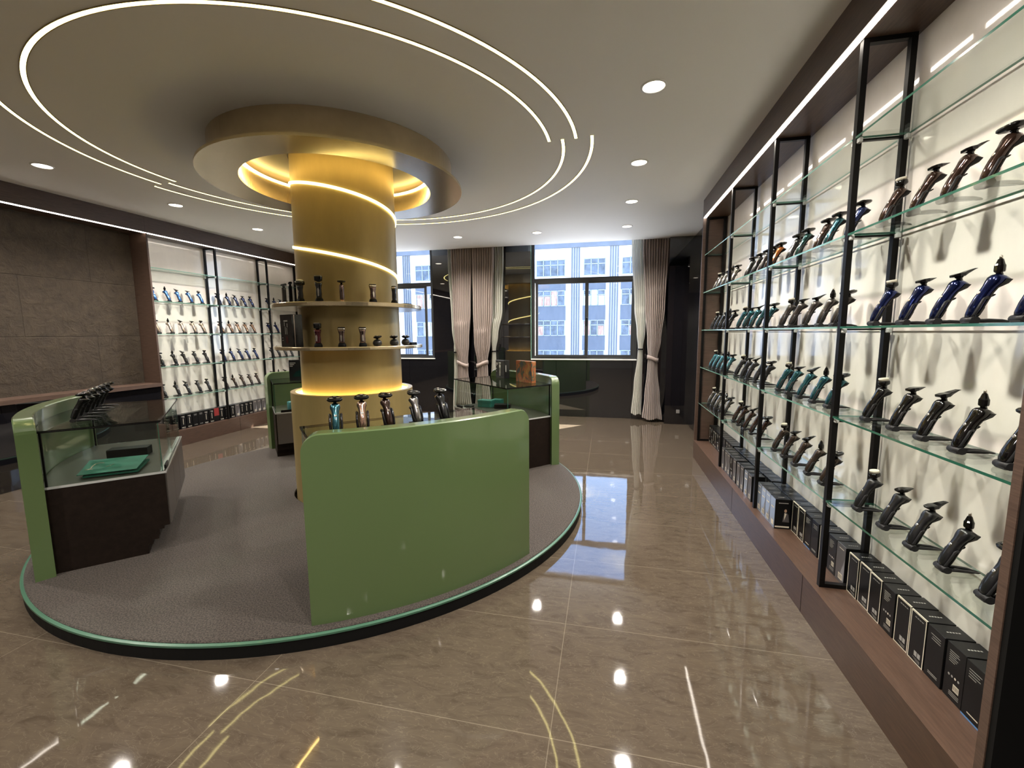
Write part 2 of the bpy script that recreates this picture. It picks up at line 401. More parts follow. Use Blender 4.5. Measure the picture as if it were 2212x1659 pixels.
struct('trim_5', MB().box(W2[0] - 0.014, W2[0] - 0.002, WY - 0.012, WY + 0.02, 1.02, 3.2), M_gedge2, 'thin bright edge strip beside window')

s_ = MB().rbox(1.125, 1.18, 7.292, 7.30, 0.182, 0.242, 0.003).build('wall_socket', M_plate)
tag(s_, 'small square grey blank socket plate low on the black glass pier', 'socket plate')

# ------------------------------------------------------------------ building across the street
M_fw = mat('white_render_facade', (0.68, 0.67, 0.66), 0.8, vary=(0.6, 0.04))
M_fb = mat('blue_grey_facade', (0.110, 0.128, 0.160), 0.8, vary=(1.5, 0.12, (1, 1, 0.3)))
M_fwin = mat('office_window_glass', (0.10, 0.125, 0.16), 0.25, vary=(0.9, 0.7, (1.4, 1, 1.1)))
M_fwin2 = mat('office_window_warm', (0.42, 0.25, 0.19), 0.5, vary=(1.1, 0.6, (2.5, 1, 0.8)))
M_ffr = mat('office_window_bars', (0.33, 0.37, 0.42), 0.5)
FY = 45.0
bt = thing('office_building', 'white office building with blue grey bands and pinstripe piers seen through both windows', 'building', (-10, FY, -9))
MB().box(-28, 26, 0.25, 12, 0, 20.6).build('wall', M_fw, bt)
MB().box(-28, 26, 0.0, 0.25, 19.0, 20.4).build('parapet_band', M_fb, bt)
bp_ = MB()
def fac_bay(x0, x1, wide):
    """one window bay of the facade between two piers (local z: 9 added)"""
    for z0, z1, warm in ((7.19, 8.87, 0), (4.2, 5.76, 1), (1.16, 2.74, 1), (-2.0, -0.33, 0), (-5.2, -3.5, 0)):
        xa, xb = (x0 + 0.15, x1 - 0.1)
        z0 += 9; z1 += 9
        w_ = MB().box(xa, xb, 0.12, 0.22, z0, z1, 0)
        n = max(2, int(round((xb - xa) / 0.75)))
        for i in range(n + 1):
            xx = xa + (xb - xa) * i / n
            w_.box(xx - 0.035, xx + 0.035, 0.04, 0.12, z0, z1, 1)
        for zz in (z0 + 0.03, z0 + (z1 - z0) * 0.68, z1 - 0.03): w_.box(xa, xb, 0.04, 0.12, zz - 0.035, zz + 0.035, 1)
        for i in range(n):
            if random.random() < (0.6 if warm else 0.0):
                xx = xa + (xb - xa) * i / n
                w_.box(xx + 0.08, xx + (xb - xa) / n - 0.06, 0.09, 0.12, z0 + 0.06, z0 + (z1 - z0) * random.choice((0.62, 0.95)), random.choice((2, 2, 3)))
        w_.build('window', [M_fwin, M_ffr, M_fwin2, M_fw], bt)
    for z0, z1 in ((5.76, 6.9), (2.74, 4.2), (-0.33, 1.16), (-3.5, -2.0)):
        if z0 > 5: z1 = 6.75
        MB().box(x0 + 0.05, x1 - 0.02, 0.1, 0.25, z0 + 9, z1 + 9).build('spandrel', M_fb, bt)
def fac_pier(x0, x1):
    w_ = (x1 - x0) / 7
    m_ = MB()
    for i in range(4): m_.box(x0 + 2 * i * w_, x0 + (2 * i + 1) * w_, 0.12, 0.25, 0, 19.0)
    m_.build('pinstripe_pier', M_fb, bt)
for p0 in (-22.2, -17.6, -13.0, -8.3, -3.62, 0.2):
    fac_pier(p0 + 10, p0 + 10.85)
for b0, b1 in ((-27.0, -23.2), (-20.8, -18.2), (-16.2, -13.6), (-11.6, -8.9), (-7.35, -4.17), (-2.50, -0.14), (1.25, 4.6), (6.0, 9.0)):
    fac_bay(b0 + 10, b1 + 10, True)
g_ = MB().box(-60, 40, 8.5, 46, -9.2, -9.0).build('street_ground', mat('pale_concrete_street', (0.40, 0.39, 0.38), 0.9))
tag(g_, 'grey paved street between the two buildings', 'ground', kind='structure')

# ------------------------------------------------------------------ ceiling lights
CC = (-2.262, 3.487)
def ring_light(r, a0, a1, label):
    t_ = thing('ceiling_light_line', label, 'ceiling light', (CC[0], CC[1], CZ), 0, 'curved light lines in the ceiling')
    MB().arc([(r - 0.011, -0.003), (r + 0.011, -0.003), (r + 0.011, 0.002), (r - 0.011, 0.002)], rad(a0), rad(a1), 96).build('light_strip', L_arc, t_)
    MB().arc([(r + 0.011, -0.004), (r + 0.015, -0.004), (r + 0.015, 0.002), (r + 0.011, 0.002)], rad(a0), rad(a1), 96).arc([(r - 0.015, -0.004), (r - 0.011, -0.004), (r - 0.011, 0.002), (r - 0.015, 0.002)], rad(a0), rad(a1), 96).build('strip_channel', M_brass, t_)
ring_light(1.803, -181.8, 0.5, 'inner of the two yellow light lines curving over the camera side of the column')
ring_light(2.008, -182.3, 0.2, 'outer of the two yellow light lines curving over the camera side of the column')
ring_light(1.905, 0.2, 177.6, 'inner of the two thin light lines curving on the window side of the column')
ring_light(2.128, -0.2, 176.8, 'outer of the two thin light lines curving on the window side of the column')

def downlight(x, y, label, e_=100):
    t_ = thing('recessed_downlight', label, 'downlight', (x, y, CZ), 0, 'round recessed downlights around the room')
    MB().washer([(0.062, -0.001), (0.066, -0.006), (0.076, -0.004), (0.078, 0.0), (0.062, 0.001)], 32).build('trim_ring', M_white, t_)
    MB().lathe([(0.061, -0.003), (0.061, 0.0)], 32).build('lens', L_down, t_)
    l = bpy.data.lights.new('downlight_lamp', 'SPOT'); l.energy = e_; l.color = (1.0, 0.93, 0.84); l.spot_size = rad(146); l.spot_blend = 0.8; l.shadow_soft_size = 0.055
    lo = bpy.data.objects.new('downlight_lamp', l); COL.objects.link(lo); lo.parent = t_; lo.location = (0, 0, -0.02)
DL = [(0.25, 2.90, 'largest round downlight, nearest in the row beside the right cabinet'),
      (0.25, 4.10, 'second round downlight in the row beside the right cabinet'),
      (0.25, 5.25, 'third round downlight in the row beside the right cabinet'),
      (0.25, 6.43, 'fourth round downlight, where the right row meets the window side'),
      (-1.03, 6.50, 'round downlight above the right-hand window'),
      (-2.26, 6.50, 'round downlight above the pair of curtains between the windows'),
      (-4.80, 5.34, 'farthest round downlight above the left cabinet'),
      (-4.80, 4.16, 'middle round downlight of the left row'),
      (-4.80, 2.97, 'nearest round downlight on the left above the stone wall'),
      (-3.50, 6.50, 'round downlight hidden behind the gold column'),
      (0.25, 1.70, 'round downlight above the near end of the right cabinet'),
      (0.25, 0.50, 'round downlight in the right row above the camera'),
      (-4.80, 1.75, 'round downlight left of the camera in front of the stone wall'),
      (-3.50, 0.30, 'round downlight left behind the camera'),
      (-1.50, 0.0, 'round downlight behind the camera')]
for x, y, l_ in DL: downlight(x, y, l_)
for i, x in enumerate((-5.4, -4.1, -2.8, -1.5, -0.2, 0.9)): downlight(x, -2.4, 'added unseen fill downlight number %d behind the camera from the left' % (i + 1), 40)  # extra lamps out of view, added to brighten the front wall and its bounce

# ------------------------------------------------------------------ column
KC = (-2.24, 3.495)
col = thing('display_column', 'gold clad round column with spiral light, two round shelves and a ring canopy', 'column', (KC[0], KC[1], 0.085))
Z0 = 0.085
# curved shaft
MB().lathe([(0.425, 0.0), (0.425, 1.3), (0.420, 1.7), (0.415, 2.879)], 96, caps=False).build('column_shaft', M_brass, col)
MB().washer([(0.478, -0.085), (0.518, -0.085), (0.518, 0.925), (0.478, 0.925)], 96).build('base_drum', M_brass, col)
MB().washer([(0.428, 0.80), (0.476, 0.80), (0.476, 0.906), (0.462, 0.906), (0.462, 0.87), (0.428, 0.86)], 96).build('base_light_ring', L_cove, col)
MB().washer([(0.418, 1.627), (0.62, 1.627), (0.622, 1.631), (0.622, 1.656), (0.62, 1.66), (0.418, 1.66)], 96).build('round_shelf', M_brass2, col)
MB().washer([(0.420, 1.289), (0.62, 1.289), (0.622, 1.293), (0.622, 1.311), (0.62, 1.315), (0.420, 1.315)], 96).build('round_shelf', M_brass2, col)
can = MB().washer([(0.755, 2.655), (1.032, 2.655), (1.032, 2.675), (0.946, 2.675), (0.946, 2.879), (0.926, 2.879), (0.926, 2.683), (0.765, 2.683), (0.765, 2.81), (0.755, 2.81)], 128, (-0.022, -0.005)).build('canopy_ring', M_brass2, col)
MB().washer([(0.742, 2.812), (0.768, 2.812), (0.768, 2.826), (0.742, 2.826)], 96, (-0.022, -0.005)).build('cove_light', emit('warm_cove_line', (1.0, 0.70, 0.22), 14.0), can)
MB().washer([(0.416, 2.868), (0.925, 2.868), (0.925, 2.878), (0.416, 2.878)], 96, (-0.01, -0.003)).build('canopy_lining', mat('canopy_lining_brown', (0.13, 0.10, 0.075), 0.35), can)
# spiral light line
path = []
N_ = 260
for i in range(N_ + 1):
    th = -141 + 688 * i / N_
    z = 2.727 - 0.506 * (th + 141) / 360
    rr = (0.425 if z < 1.4 else 0.418)
    path.append((rr + 0.006, th, z - Z0))
hx = MB(); vs = []; fs = []
for (r_, th, z) in path:
    a = rad(th)
    for dr, dz in ((-0.012, -0.010), (0.004, -0.010), (0.004, 0.010), (-0.012, 0.010)): vs.append(((r_ + dr) * math.cos(a), (r_ + dr) * math.sin(a), z + dz))
for i in range(N_):
    for q in range(4): fs.append((i * 4 + q, (i + 1) * 4 + q, (i + 1) * 4 + (q + 1) % 4, i * 4 + (q + 1) % 4))
fs += [(0, 1, 2, 3), (N_ * 4 + 3, N_ * 4 + 2, N_ * 4 + 1, N_ * 4)]
hx.add(vs, fs); hx.build('spiral_light', L_helix, col)

# ------------------------------------------------------------------ platform
PC = (-2.29, 3.53)
pl = thing('round_platform', 'low round carpeted platform with black kick and green edge line', 'platform', (PC[0], PC[1], 0))
MB().washer([(0.525, 0.068), (2.095, 0.068), (2.095, 0.080), (2.088, 0.085), (0.525, 0.085)], 160).build('carpet_top', M_carpet, pl)
MB().washer([(1.9, 0.0), (2.105, 0.0), (2.105, 0.064), (1.9, 0.064)], 160).build('kick_edge', M_plat, pl)
MB().washer([(2.08, 0.064), (2.110, 0.064), (2.110, 0.0735), (2.101, 0.077), (2.08, 0.077)], 160).build('green_edge_strip', M_pstrip, pl)
ZP = 0.085

# ------------------------------------------------------------------ four display counters
HC = (-2.29, 3.54)
def counter(ang, label):
    """local x = outward radial direction, y = tangent"""
    t_ = thing('display_counter', label, 'display counter', (HC[0], HC[1], ZP), rad(ang), 'green curved counters on the round platform')
    # curved green panel with rounded top corners
    ro, ri, hs, H_ = 2.06, 1.975, rad(18.2), 0.952
    rc = 0.085; n = 40
    prof = []
    for i in range(n + 1):
        a = -hs + 2 * hs * i / n
        d = min(a + hs, hs - a) * ro
        top = H_ if d >= rc else H_ - rc + math.sqrt(max(0, rc * rc - (rc - d) ** 2))
        prof.append((a, top))
    # refine the corners
    extra = []
    for sgn in (-1, 1):
        for k in range(0, 9):
            d = rc * (1 - math.cos(PI / 2 * k / 8)); extra.append((sgn * (hs - d / ro), H_ - rc + rc * math.sin(PI / 2 * k / 8)))
    prof = sorted([p for p in prof if abs(p[0]) < hs - rc / ro] + extra)
    vs = []; fs = []
    e = 0.006
    for a, zt in prof:
        k_ = math.cos(a), math.sin(a)
        for r_, z_ in ((ri, 0), (ri, zt - e), (ri + e, zt), (ro - e, zt), (ro, zt - e), (ro, 0)): vs.append((r_ * k_[0], r_ * k_[1], z_))
    m_ = len(prof)
    for i in range(m_ - 1):
        for q in range(6):
            w_ = (q + 1) % 6; fs.append((i * 6 + q, i * 6 + w_, (i + 1) * 6 + w_, (i + 1) * 6 + q))
    fs.append(tuple(range(6))[::-1]); fs.append(tuple((m_ - 1) * 6 + q for q in range(6)))
    MB().add(vs, fs).build('green_panel', M_green, t_)
    # base cabinet, outer edge follows the panel, stepped toe kick on the inner side
    hw = 0.580; xi = 1.330; rb = 1.972
    def plan(x_in, hw_):
        pts = [(x_in, -hw_), ]
        for i in range(13):
            y = -hw_ + 2 * hw_ * i / 12; pts.append((math.sqrt(rb * rb - y * y), y))
        pts.append((x_in, hw_)); return pts
    def flat(x_in, hw_): return [(x_in, -hw_)] + [(math.sqrt(rb * rb - (-hw_ + 2 * hw_ * i / 12) ** 2), -hw_ + 2 * hw_ * i / 12) for i in range(13)] + [(x_in, hw_)]
    MB().prism(plan(xi + 0.006, hw), 0.17, 0.521).prism(plan(xi + 0.036, hw), 0.150, 0.17).prism(plan(xi + 0.062, hw), 0.118, 0.150).prism(plan(xi + 0.068, hw), 0.088, 0.118).prism(plan(xi + 0.100, hw), 0.060, 0.088).prism(plan(xi + 0.125, hw), 0.0, 0.060).build('base_cabinet', M_case_base, t_)
    dr = MB()
    for i in range(3):
        y0 = -hw + 0.012 + i * (2 * hw - 0.02) / 3
        dr.box(xi - 0.002, xi + 0.008, y0, y0 + (2 * hw - 0.02) / 3 - 0.006, 0.172, 0.519)
        dr.build('drawer_front', M_case_face, t_); dr = MB()
    MB().prism(flat(xi, hw - 0.001), 0.521, 0.533).build('case_floor', M_case_in, t_)
    MB().box(xi - 0.002, 1.90, -hw - 0.002, -hw, 0.520, 0.5345).box(xi - 0.002, 1.90, hw, hw + 0.002, 0.520, 0.5345).box(xi - 0.004, xi - 0.002, -hw, hw, 0.520, 0.5345).build('base_edge_trim', M_clip, t_)
    # glass case
    def pane(x0, x1, y0, y1, z0, z1, nm='glass_panel'):
        MB().box(x0, x1, y0, y1, z0, z1).build(nm, M_case, t_)
    zt = 0.87
    for sgn in (-1, 1):
        y_ = sgn * (hw - 0.006)
        pane(xi + 0.02, 1.872, min(y_, y_ - sgn * 0.005), max(y_, y_ - sgn * 0.005), 0.534, zt - 0.006)
    pane(xi + 0.012, xi + 0.016, -hw + 0.012, 0.05, 0.538, zt - 0.008, 'sliding_glass_door')
    pane(xi + 0.022, xi + 0.026, -0.05, hw - 0.012, 0.538, zt - 0.008, 'sliding_glass_door')
    top = flat(xi - 0.002, hw)
    tp = MB(); nn = len(top)
    tp.add([(x, y, zt - 0.006) for x, y in top] + [(x, y, zt) for x, y in top], [tuple(range(nn))[::-1], tuple(range(nn, 2 * nn))], 0)
    tp.add([(x, y, zt - 0.006) for x, y in top] + [(x, y, zt) for x, y in top], [(i, (i + 1) % nn, nn + (i + 1) % nn, nn + i) for i in range(nn)], 1)
    tp.build('glass_top', [M_case, M_black], t_)
    fr = MB()
    fr.box(xi, 1.90, -hw, -hw + 0.010, zt - 0.013, zt - 0.0065).box(xi, 1.90, hw - 0.010, hw, zt - 0.013, zt - 0.0065).box(xi, xi + 0.010, -hw + 0.01, hw - 0.01, zt - 0.013, zt - 0.0065)
    for sgn in (-1, 1): fr.box(1.872, 1.882, sgn * hw - (0.01 if sgn > 0 else 0), sgn * hw + (0.01 if sgn < 0 else 0), 0.534, zt - 0.013)
    fr.build('black_frame_edge', M_black, t_)
    for sgn in (-1, 1): MB().box(xi + 0.014, xi + 0.018, sgn * (hw - 0.009) - 0.002, sgn * (hw - 0.009) + 0.002, 0.534, zt - 0.014).build('corner_bead', M_gedge, t_)
    MB().box(xi + 0.009, xi + 0.029, -hw + 0.012, hw - 0.012, 0.5335, 0.5375).build('door_track', M_clip, t_)
    MB().rbox(xi + 0.002, xi + 0.012, hw - 0.20, hw - 0.06, 0.534, 0.560, 0.003).build('door_lock', M_black, t_)
    return t_
counter(-45.6, 'big green curved counter in the foreground with five shavers on top')
counter(-134.3, 'green edged counter with glass case at the left, green envelope inside')
counter(46.5, 'green edged counter with glass case in front of the right window')
counter(134.0, 'green edged counter half hidden behind the column near the left cabinet')
def loc_ct(ang, x, y, z=0.0):
    a = rad(ang); return (HC[0] + x * math.cos(a) - y * math.sin(a), HC[1] + x * math.sin(a) + y * math.cos(a), z)
ZT = ZP + 0.8705      # top of the glass cases
ZF = ZP + 0.5335      # floor of the glass cases

# ------------------------------------------------------------------ wall cabinets
SHZ = [2.36, 1.94, 1.518, 1.09, 0.668]
clip_me = MB().rbox(-0.008, 0.008, -0.012, 0.012, -0.022, 0.0, 0.003).mesh('shelf_clip', M_clip)
def cabinet(root, X0, s, y0, y1, posts, hdr_y0):
    def bx(mb, d0, d1, a, b, z0, z1, mi=0):
        xa, xb = X0 + s * d0, X0 + s * d1
        return mb.box(min(xa, xb), max(xa, xb), a, b, z0, z1, mi)
    def P(name, m, *boxes):
        mb = MB()
        for q in boxes: bx(mb, *q)
        return mb.build(name, m, root)
    h = P('header', M_woodh, (0.0, 0.028, hdr_y0, y1, 2.772, CZ - 0.001), (0.028, 0.262, hdr_y0, y1, 2.765, 2.79))
    st = MB()
    cuts = [hdr_y0 + 0.01] + ([2.935, 4.44] if s < 0 else []) + [y1 - 0.02]
    for a, b in zip(cuts[:-1], cuts[1:]):
        bx(MB(), 0, 0, 0, 0, 0, 0)
        mb = MB(); bx(mb, 0.004, 0.027 if s > 0 else 0.019, a + 0.004, b - 0.004, 2.7625, 2.7715); mb.build('led_strip', L_white, h)
    P('plinth', M_plinth, (0.0, 0.262, y0, y1, 0.0, 0.21))
    seams = MB()
    for yy in ((2.43, 3.75) if s > 0 else (5.6,)): bx(seams, -0.001, 0.0, yy, yy + 0.003, 0.0, 0.21)
    seams.build('plinth_joint', M_black, root)
    P('side_panel', M_wood, (0.0, 0.262, y0, y0 + (0.028 if s > 0 else 0.02), 0.21, 2.765))
    P('side_panel', M_wood, (0.0, 0.262, y1 - 0.02, y1, 0.21, 2.765))
    P('back_panel', M_back, (0.252, 0.262, y0 + 0.028, y1 - 0.02, 0.21, 2.765))
    f0, f1, r0, r1 = 0.032, 0.056, 0.212, 0.236
    for yp in posts:
        a, b = yp - 0.0135, yp + 0.0135
        fr = P('rack_frame', M_black, (f0, f1, a, b, 0.21, 2.765), (r0, r1, a, b, 0.21, 2.765), (f1, r0, a, b, 0.21, 0.23), (f1, r0, a, b, 2.745, 2.765))
        for k, z in enumerate(SHZ):
            t_ = 0.008 if k < 3 else 0.02
            mb = MB(); bx(mb, f1, r0, a + 0.004, b - 0.004, z - 0.010 - t_, z - 0.010); mb.build('cross_bar', M_black, fr)
    edges = [y0 + 0.028] + [p for p in posts if y0 + 0.1 < p < y1 - 0.1] + [y1 - 0.02]
    for i in range(len(edges) - 1):
        a = edges[i] + (0.0137 if i else 0.001); b = edges[i + 1] - (0.0137 if i < len(edges) - 2 else 0.001)
        for z in SHZ:
            mb = MB()
            xa, xb = X0 + s * (f0 - 0.002), X0 + s * 0.236
            lo, hi = min(xa, xb), max(xa, xb)
            vs = [(x, y, q) for q in (z - 0.009, z) for y in (a, b) for x in (lo, hi)]
            mb.add(vs, [(0, 2, 3, 1), (4, 5, 7, 6)], 0); mb.add(vs, [(0, 1, 5, 4), (2, 6, 7, 3), (0, 4, 6, 2), (1, 3, 7, 5)], 1)
            g = mb.build('glass_shelf', [M_glass, M_gedge if s > 0 and i == 0 else M_gedge2], root)
            for yy in (a + 0.008, b - 0.008):
                for d in (f0 + 0.012, 0.224):
                    obj('shelf_clip', clip_me, g, (X0 + s * d, yy, z - 0.0092))
cabR = thing('display_cabinet', 'long dark wood wall cabinet on the right with glass shelves and black racks', 'display cabinet')
cabinet(cabR, 1.043, 1, 1.315, 5.40, [2.34, 3.345, 4.35, 5.365], 1.315)
cabL = thing('display_cabinet', 'dark wood wall cabinet far left behind the column with glass shelves', 'display cabinet')
cabinet(cabL, -5.62, -1, 4.435, 7.36, [5.44, 6.43, 7.325], 4.435)
h_ = MB().box(-5.648, -5.62, -3.2, 4.433, 2.772, CZ - 0.001).box(-5.89, -5.648, -3.2, 4.433, 2.765, 2.79).build('trim_6', M_woodh); h_['kind'] = 'structure'; h_['label'] = 'dark wood header above the stone wall'
for a, b in ((-3.1, 2.93), (2.938, 4.43)):
    MB().box(-5.640, -5.624, a, b, 2.7625, 2.7715).build('led_strip', L_white, h_)

# ------------------------------------------------------------------ shavers
def paint(name, col, rough=0.16, metal=0.6): return mat(name, tuple(c * 0.75 for c in col), rough * 0.8, metal=metal, coat=0.5, coat_rough=0.02)
PM = {
 'cobalt blue': paint('cobalt_paint', (0.007, 0.016, 0.10), 0.16, 0.85), 'grey brown': paint('greybrown_paint', (0.045, 0.037, 0.033), 0.35),
 'teal': paint('teal_paint', (0.03, 0.13, 0.16), 0.2, 0.75), 'black': paint('black_paint', (0.010, 0.010, 0.011), 0.25, 0.3),
 'black chrome': paint('blackchrome_paint', (0.045, 0.042, 0.042), 0.14, 0.9), 'charcoal': paint('charcoal_paint', (0.018, 0.0185, 0.021), 0.38, 0.4),
 'brown': paint('brown_paint', (0.065, 0.043, 0.033), 0.34), 'dark brown': paint('darkbrown_paint', (0.06, 0.032, 0.022)),
 'silver black': paint('silver_paint', (0.38, 0.36, 0.34), 0.2, 0.9), 'orange': paint('orange_paint', (0.62, 0.20, 0.05), 0.25, 0.6),
 'dark green': paint('darkgreen_paint', (0.018, 0.075, 0.07)), 'bright blue': paint('brightblue_paint', (0.04, 0.17, 0.50), 0.25, 0.5),
 'champagne': paint('champagne_paint', (0.60, 0.48, 0.38), 0.25, 0.7), 'navy': paint('navy_paint', (0.02, 0.035, 0.12)),
 'rose gold': paint('rosegold_paint', (0.50, 0.31, 0.22), 0.2, 0.9), 'dark red': paint('darkred_paint', (0.09, 0.004, 0.012)),
 'bronze': paint('bronze_paint', (0.20, 0.13, 0.11), 0.16, 0.9), 'pale teal': paint('paleteal_paint', (0.10, 0.30, 0.36)),
}
M_rub = mat('black_rubber', (0.004, 0.0036, 0.0036), 0.5, spec=0.12)
M_cradle = mat('dark_grey_cradle', (0.020, 0.020, 0.021), 0.42, spec=0.2)
M_bristle = mat('cream_bristles', (0.62, 0.58, 0.48), 0.9, bump=(900, 0.5, 0.002))
M_head = mat('gloss_black_head', (0.004, 0.0036, 0.0036), 0.12, spec=0.4)
M_steel = mat('steel_cutter', (0.55, 0.50, 0.44), 0.25, metal=1.0)
SEC = [(0.020, 0.000, 0.010, 0.012), (0.030, 0.003, 0.0145, 0.0155), (0.052, 0.011, 0.0165, 0.0175), (0.078, 0.022, 0.0165, 0.0175), (0.100, 0.033, 0.016, 0.016),
       (0.116, 0.042, 0.0165, 0.0180), (0.130, 0.051, 0.0195, 0.0235), (0.142, 0.058, 0.0210, 0.0240), (0.150, 0.061, 0.0175, 0.0190), (0.154, 0.061, 0.010, 0.010)]
def section(st, n=16, sc=1.0, a0=0, a1=2 * PI):
    z, xc, dx, wy = st; o_ = []
    for i in range(n):
        a = a0 + (a1 - a0) * i / (n if a1 - a0 > 6 else n - 1)
        ca, sa = math.cos(a), math.sin(a)
        ex = dx * (1.55 if (ca > 0.6 and 0.128 < z < 0.146) else 1.0)
        o_.append((xc + sc * ex * math.copysign(abs(ca) ** 0.85, ca), sc * wy * math.copysign(abs(sa) ** 0.85, sa), z - 0.25 * (ca * dx)))
    return o_
body_me = MB().rings([section(s_) for s_ in SEC]).mesh('body', PM['black'])
grip_me = MB().rings([section(s_, 9, 1.07, -1.25, 1.25) for s_ in SEC[1:8]], caps=False, closed=False).mesh('rear_grip', M_rub)
bump = MB(); bump.rings([[(0.046 + 0.0015 * k + r_ * math.cos(a), r_ * math.sin(a) * 0.9, 0.088 + 0.7 * r_ * math.cos(a)) for a in [2 * PI * i / 10 for i in range(10)]] for k, r_ in ((0, 0.009), (3, 0.008), (5, 0.004))])
bump_me = bump.mesh('length_lever', M_rub)
but = MB().lathe([(0.0065, 0.0), (0.0065, 0.002), (0.004, 0.003)], 16, M=Matrix.Translation((0.0155, 0, 0.098)) @ Matrix.Rotation(rad(-70), 4, 'Y'))
but_me = but.mesh('power_button', M_steel)
def cradle(big):
    m_ = MB()
    # foot: short bar lying across, closed with round ends
    m_.tube([(0.0, -0.024, 0.0115), (0.0, 0.024, 0.0115)], 0.0115, 14, sq=(1.15, 1.0))
    m_.rbox(-0.012, 0.016, -0.020, 0.020, 0.0, 0.017, 0.003)
    # tail paddle
    for sg in (-1, 1):
        m_.tube([(0.010, sg * 0.009, 0.0095), (0.040, sg * 0.013, 0.0115), (0.075, sg * 0.012, 0.0100), (0.098, sg * 0.007, 0.006), (0.107, 0.0, 0.004)], [0.006, 0.0062, 0.0055, 0.004, 0.0035], 8, sq=(1.0, 0.75))
    m_.box(0.012, 0.085, -0.009, 0.009, 0.003, 0.0075)
    hh = 0.084 if not big else 0.098
    for sg in (-1, 1):
        pts = []
        for z, xc, dx, wy in SEC:
            if 0.015 < z < hh + 0.02: pts.append((xc + (-0.004 if not big else 0.004), sg * (wy + (0.0025 if not big else 0.0085)), min(z, hh)))
        m_.tube(pts, 0.0036 if not big else 0.009, 8, sq=(0.8 if not big else 0.75, 1.2 if not big else 1.0))
    pts = [(xc + dx + 0.002, 0, z) for z, xc, dx, wy in SEC if 0.015 < z < 0.07]
    m_.tube(pts, 0.007, 8, sq=(1.4, 0.5))
    return m_
cr_me = cradle(False).mesh('charging_cradle', M_cradle)
crb_me = cradle(True).mesh('charging_cradle', M_head)
HT = Matrix.Translation((0.061, 0, 0.160)) @ Matrix.Rotation(rad(-9), 4, 'Y')
def neck(m_): return m_.lathe([(0.0095, -0.010), (0.008, 0.0), (0.0125, 0.006)], 14, M=HT)
def head_mesh(kind):
    m_ = neck(MB())
    if kind == 'rotary':
        rs = []
        for r_, z in ((0.016, 0.004), (0.030, 0.008), (0.0355, 0.013), (0.0355, 0.019), (0.032, 0.022)):
            rs.append([((r_ + 0.0035 * math.cos(3 * a)) * math.cos(a) - 0.002, (r_ + 0.0035 * math.cos(3 * a)) * math.sin(a), z) for a in [2 * PI * i / 24 for i in range(24)]])
        m_.rings(rs, M=HT)
        for k in range(3):
            a = 2 * PI * k / 3
            T_ = HT @ Matrix.Translation((0.0185 * math.cos(a) - 0.002, 0.0185 * math.sin(a), 0.0215))
            m_.lathe([(0.0118, 0), (0.0112, 0.0025), (0.0105, 0.003)], 16, mi=0, M=T_); m_.lathe([(0.0088, 0.003), (0.006, 0.0042)], 14, mi=1, M=T_)
        return m_.mesh('rotary_head', [M_head, M_steel])
    if kind == 'brush':
        m_.lathe([(0.011, 0.004), (0.020, 0.010), (0.0215, 0.014), (0.0215, 0.024), (0.018, 0.026)], 20, M=HT)
        m_.lathe([(0.0175, 0.026), (0.0185, 0.036), (0.017, 0.038)], 20, mi=1, M=HT)
        return m_.mesh('brush_head', [M_head, M_bristle])
    if kind in ('beard', 'comb'):
        up = 0.010 if kind == 'comb' else 0.0
        L_ = 0.050 if kind == 'comb' else 0.040
        rs = []
        for x, w_, z0, z1 in ((-0.024, 0.006, 0.010, 0.014), (-0.020, 0.014, 0.007, 0.0165), (-0.005, 0.018, 0.005, 0.019), (0.010, 0.018, 0.006, 0.0195), (0.022, 0.013, 0.009 + up * 0.4, 0.0185 + up * 0.5), (L_ - 0.008, 0.009, 0.0125 + up, 0.0175 + up), (L_, 0.007, 0.015 + up, 0.0165 + up)):
            rs.append([(x, w_ * c_, z0 + (z1 - z0) * d_) for c_, d_ in ((-1, 0.2), (-0.8, 0), (0.8, 0), (1, 0.2), (1, 0.8), (0.8, 1), (-0.8, 1), (-1, 0.8))])
        m_.rings(rs, smooth=False, M=HT)
        return m_.mesh('trimmer_head', M_head)
    if kind == 'nose':
        m_.lathe([(0.012, 0.002), (0.0135, 0.006), (0.0135, 0.022), (0.011, 0.027), (0.010, 0.030), (0.0065, 0.042), (0.005, 0.0425)], 12, smooth=False, M=HT @ Matrix.Rotation(rad(9), 4, 'Y'))
        m_.lathe([(0.0045, 0.0425), (0.0038, 0.052), (0.002, 0.054)], 12, mi=1, M=HT @ Matrix.Rotation(rad(9), 4, 'Y'))
        return m_.mesh('nose_trimmer_head', [M_head, M_steel])
HEADS = {k: head_mesh(k) for k in ('rotary', 'brush', 'beard', 'comb', 'nose')}
HN = {'rotary': 'rotary_head', 'brush': 'brush_head', 'beard': 'trimmer_head', 'comb': 'trimmer_head', 'nose': 'nose_trimmer_head'}
HW = {'rotary': 'three-disc shaving head', 'brush': 'white bristle brush head', 'beard': 'short beak trimmer head', 'comb': 'long upturned trimmer head', 'nose': 'pointed nose trimmer head'}
protos = {}
def shaver(kind, colour, label, loc, rotz, group, big=False):
    key = (kind, big)
    if key not in protos:
        t_ = thing('electric_shaver', label, 'electric shaver', loc, rotz, group)
        bo = obj('body', body_me, t_); obj('power_button', but_me, bo)
        obj(HN[kind], HEADS[kind], t_); g_ = obj('rear_grip', grip_me, t_); obj('length_lever', bump_me, g_)
        obj('charging_cradle', crb_me if big else cr_me, t_)
        protos[key] = t_
    else:
        t_ = dup(protos[key], label, loc, rotz, group)
    for ch in t_.children:
        if ch.name.split('.')[0] == 'body':
            ch.material_slots[0].link = 'OBJECT'; ch.material_slots[0].material = PM[colour]
    return t_
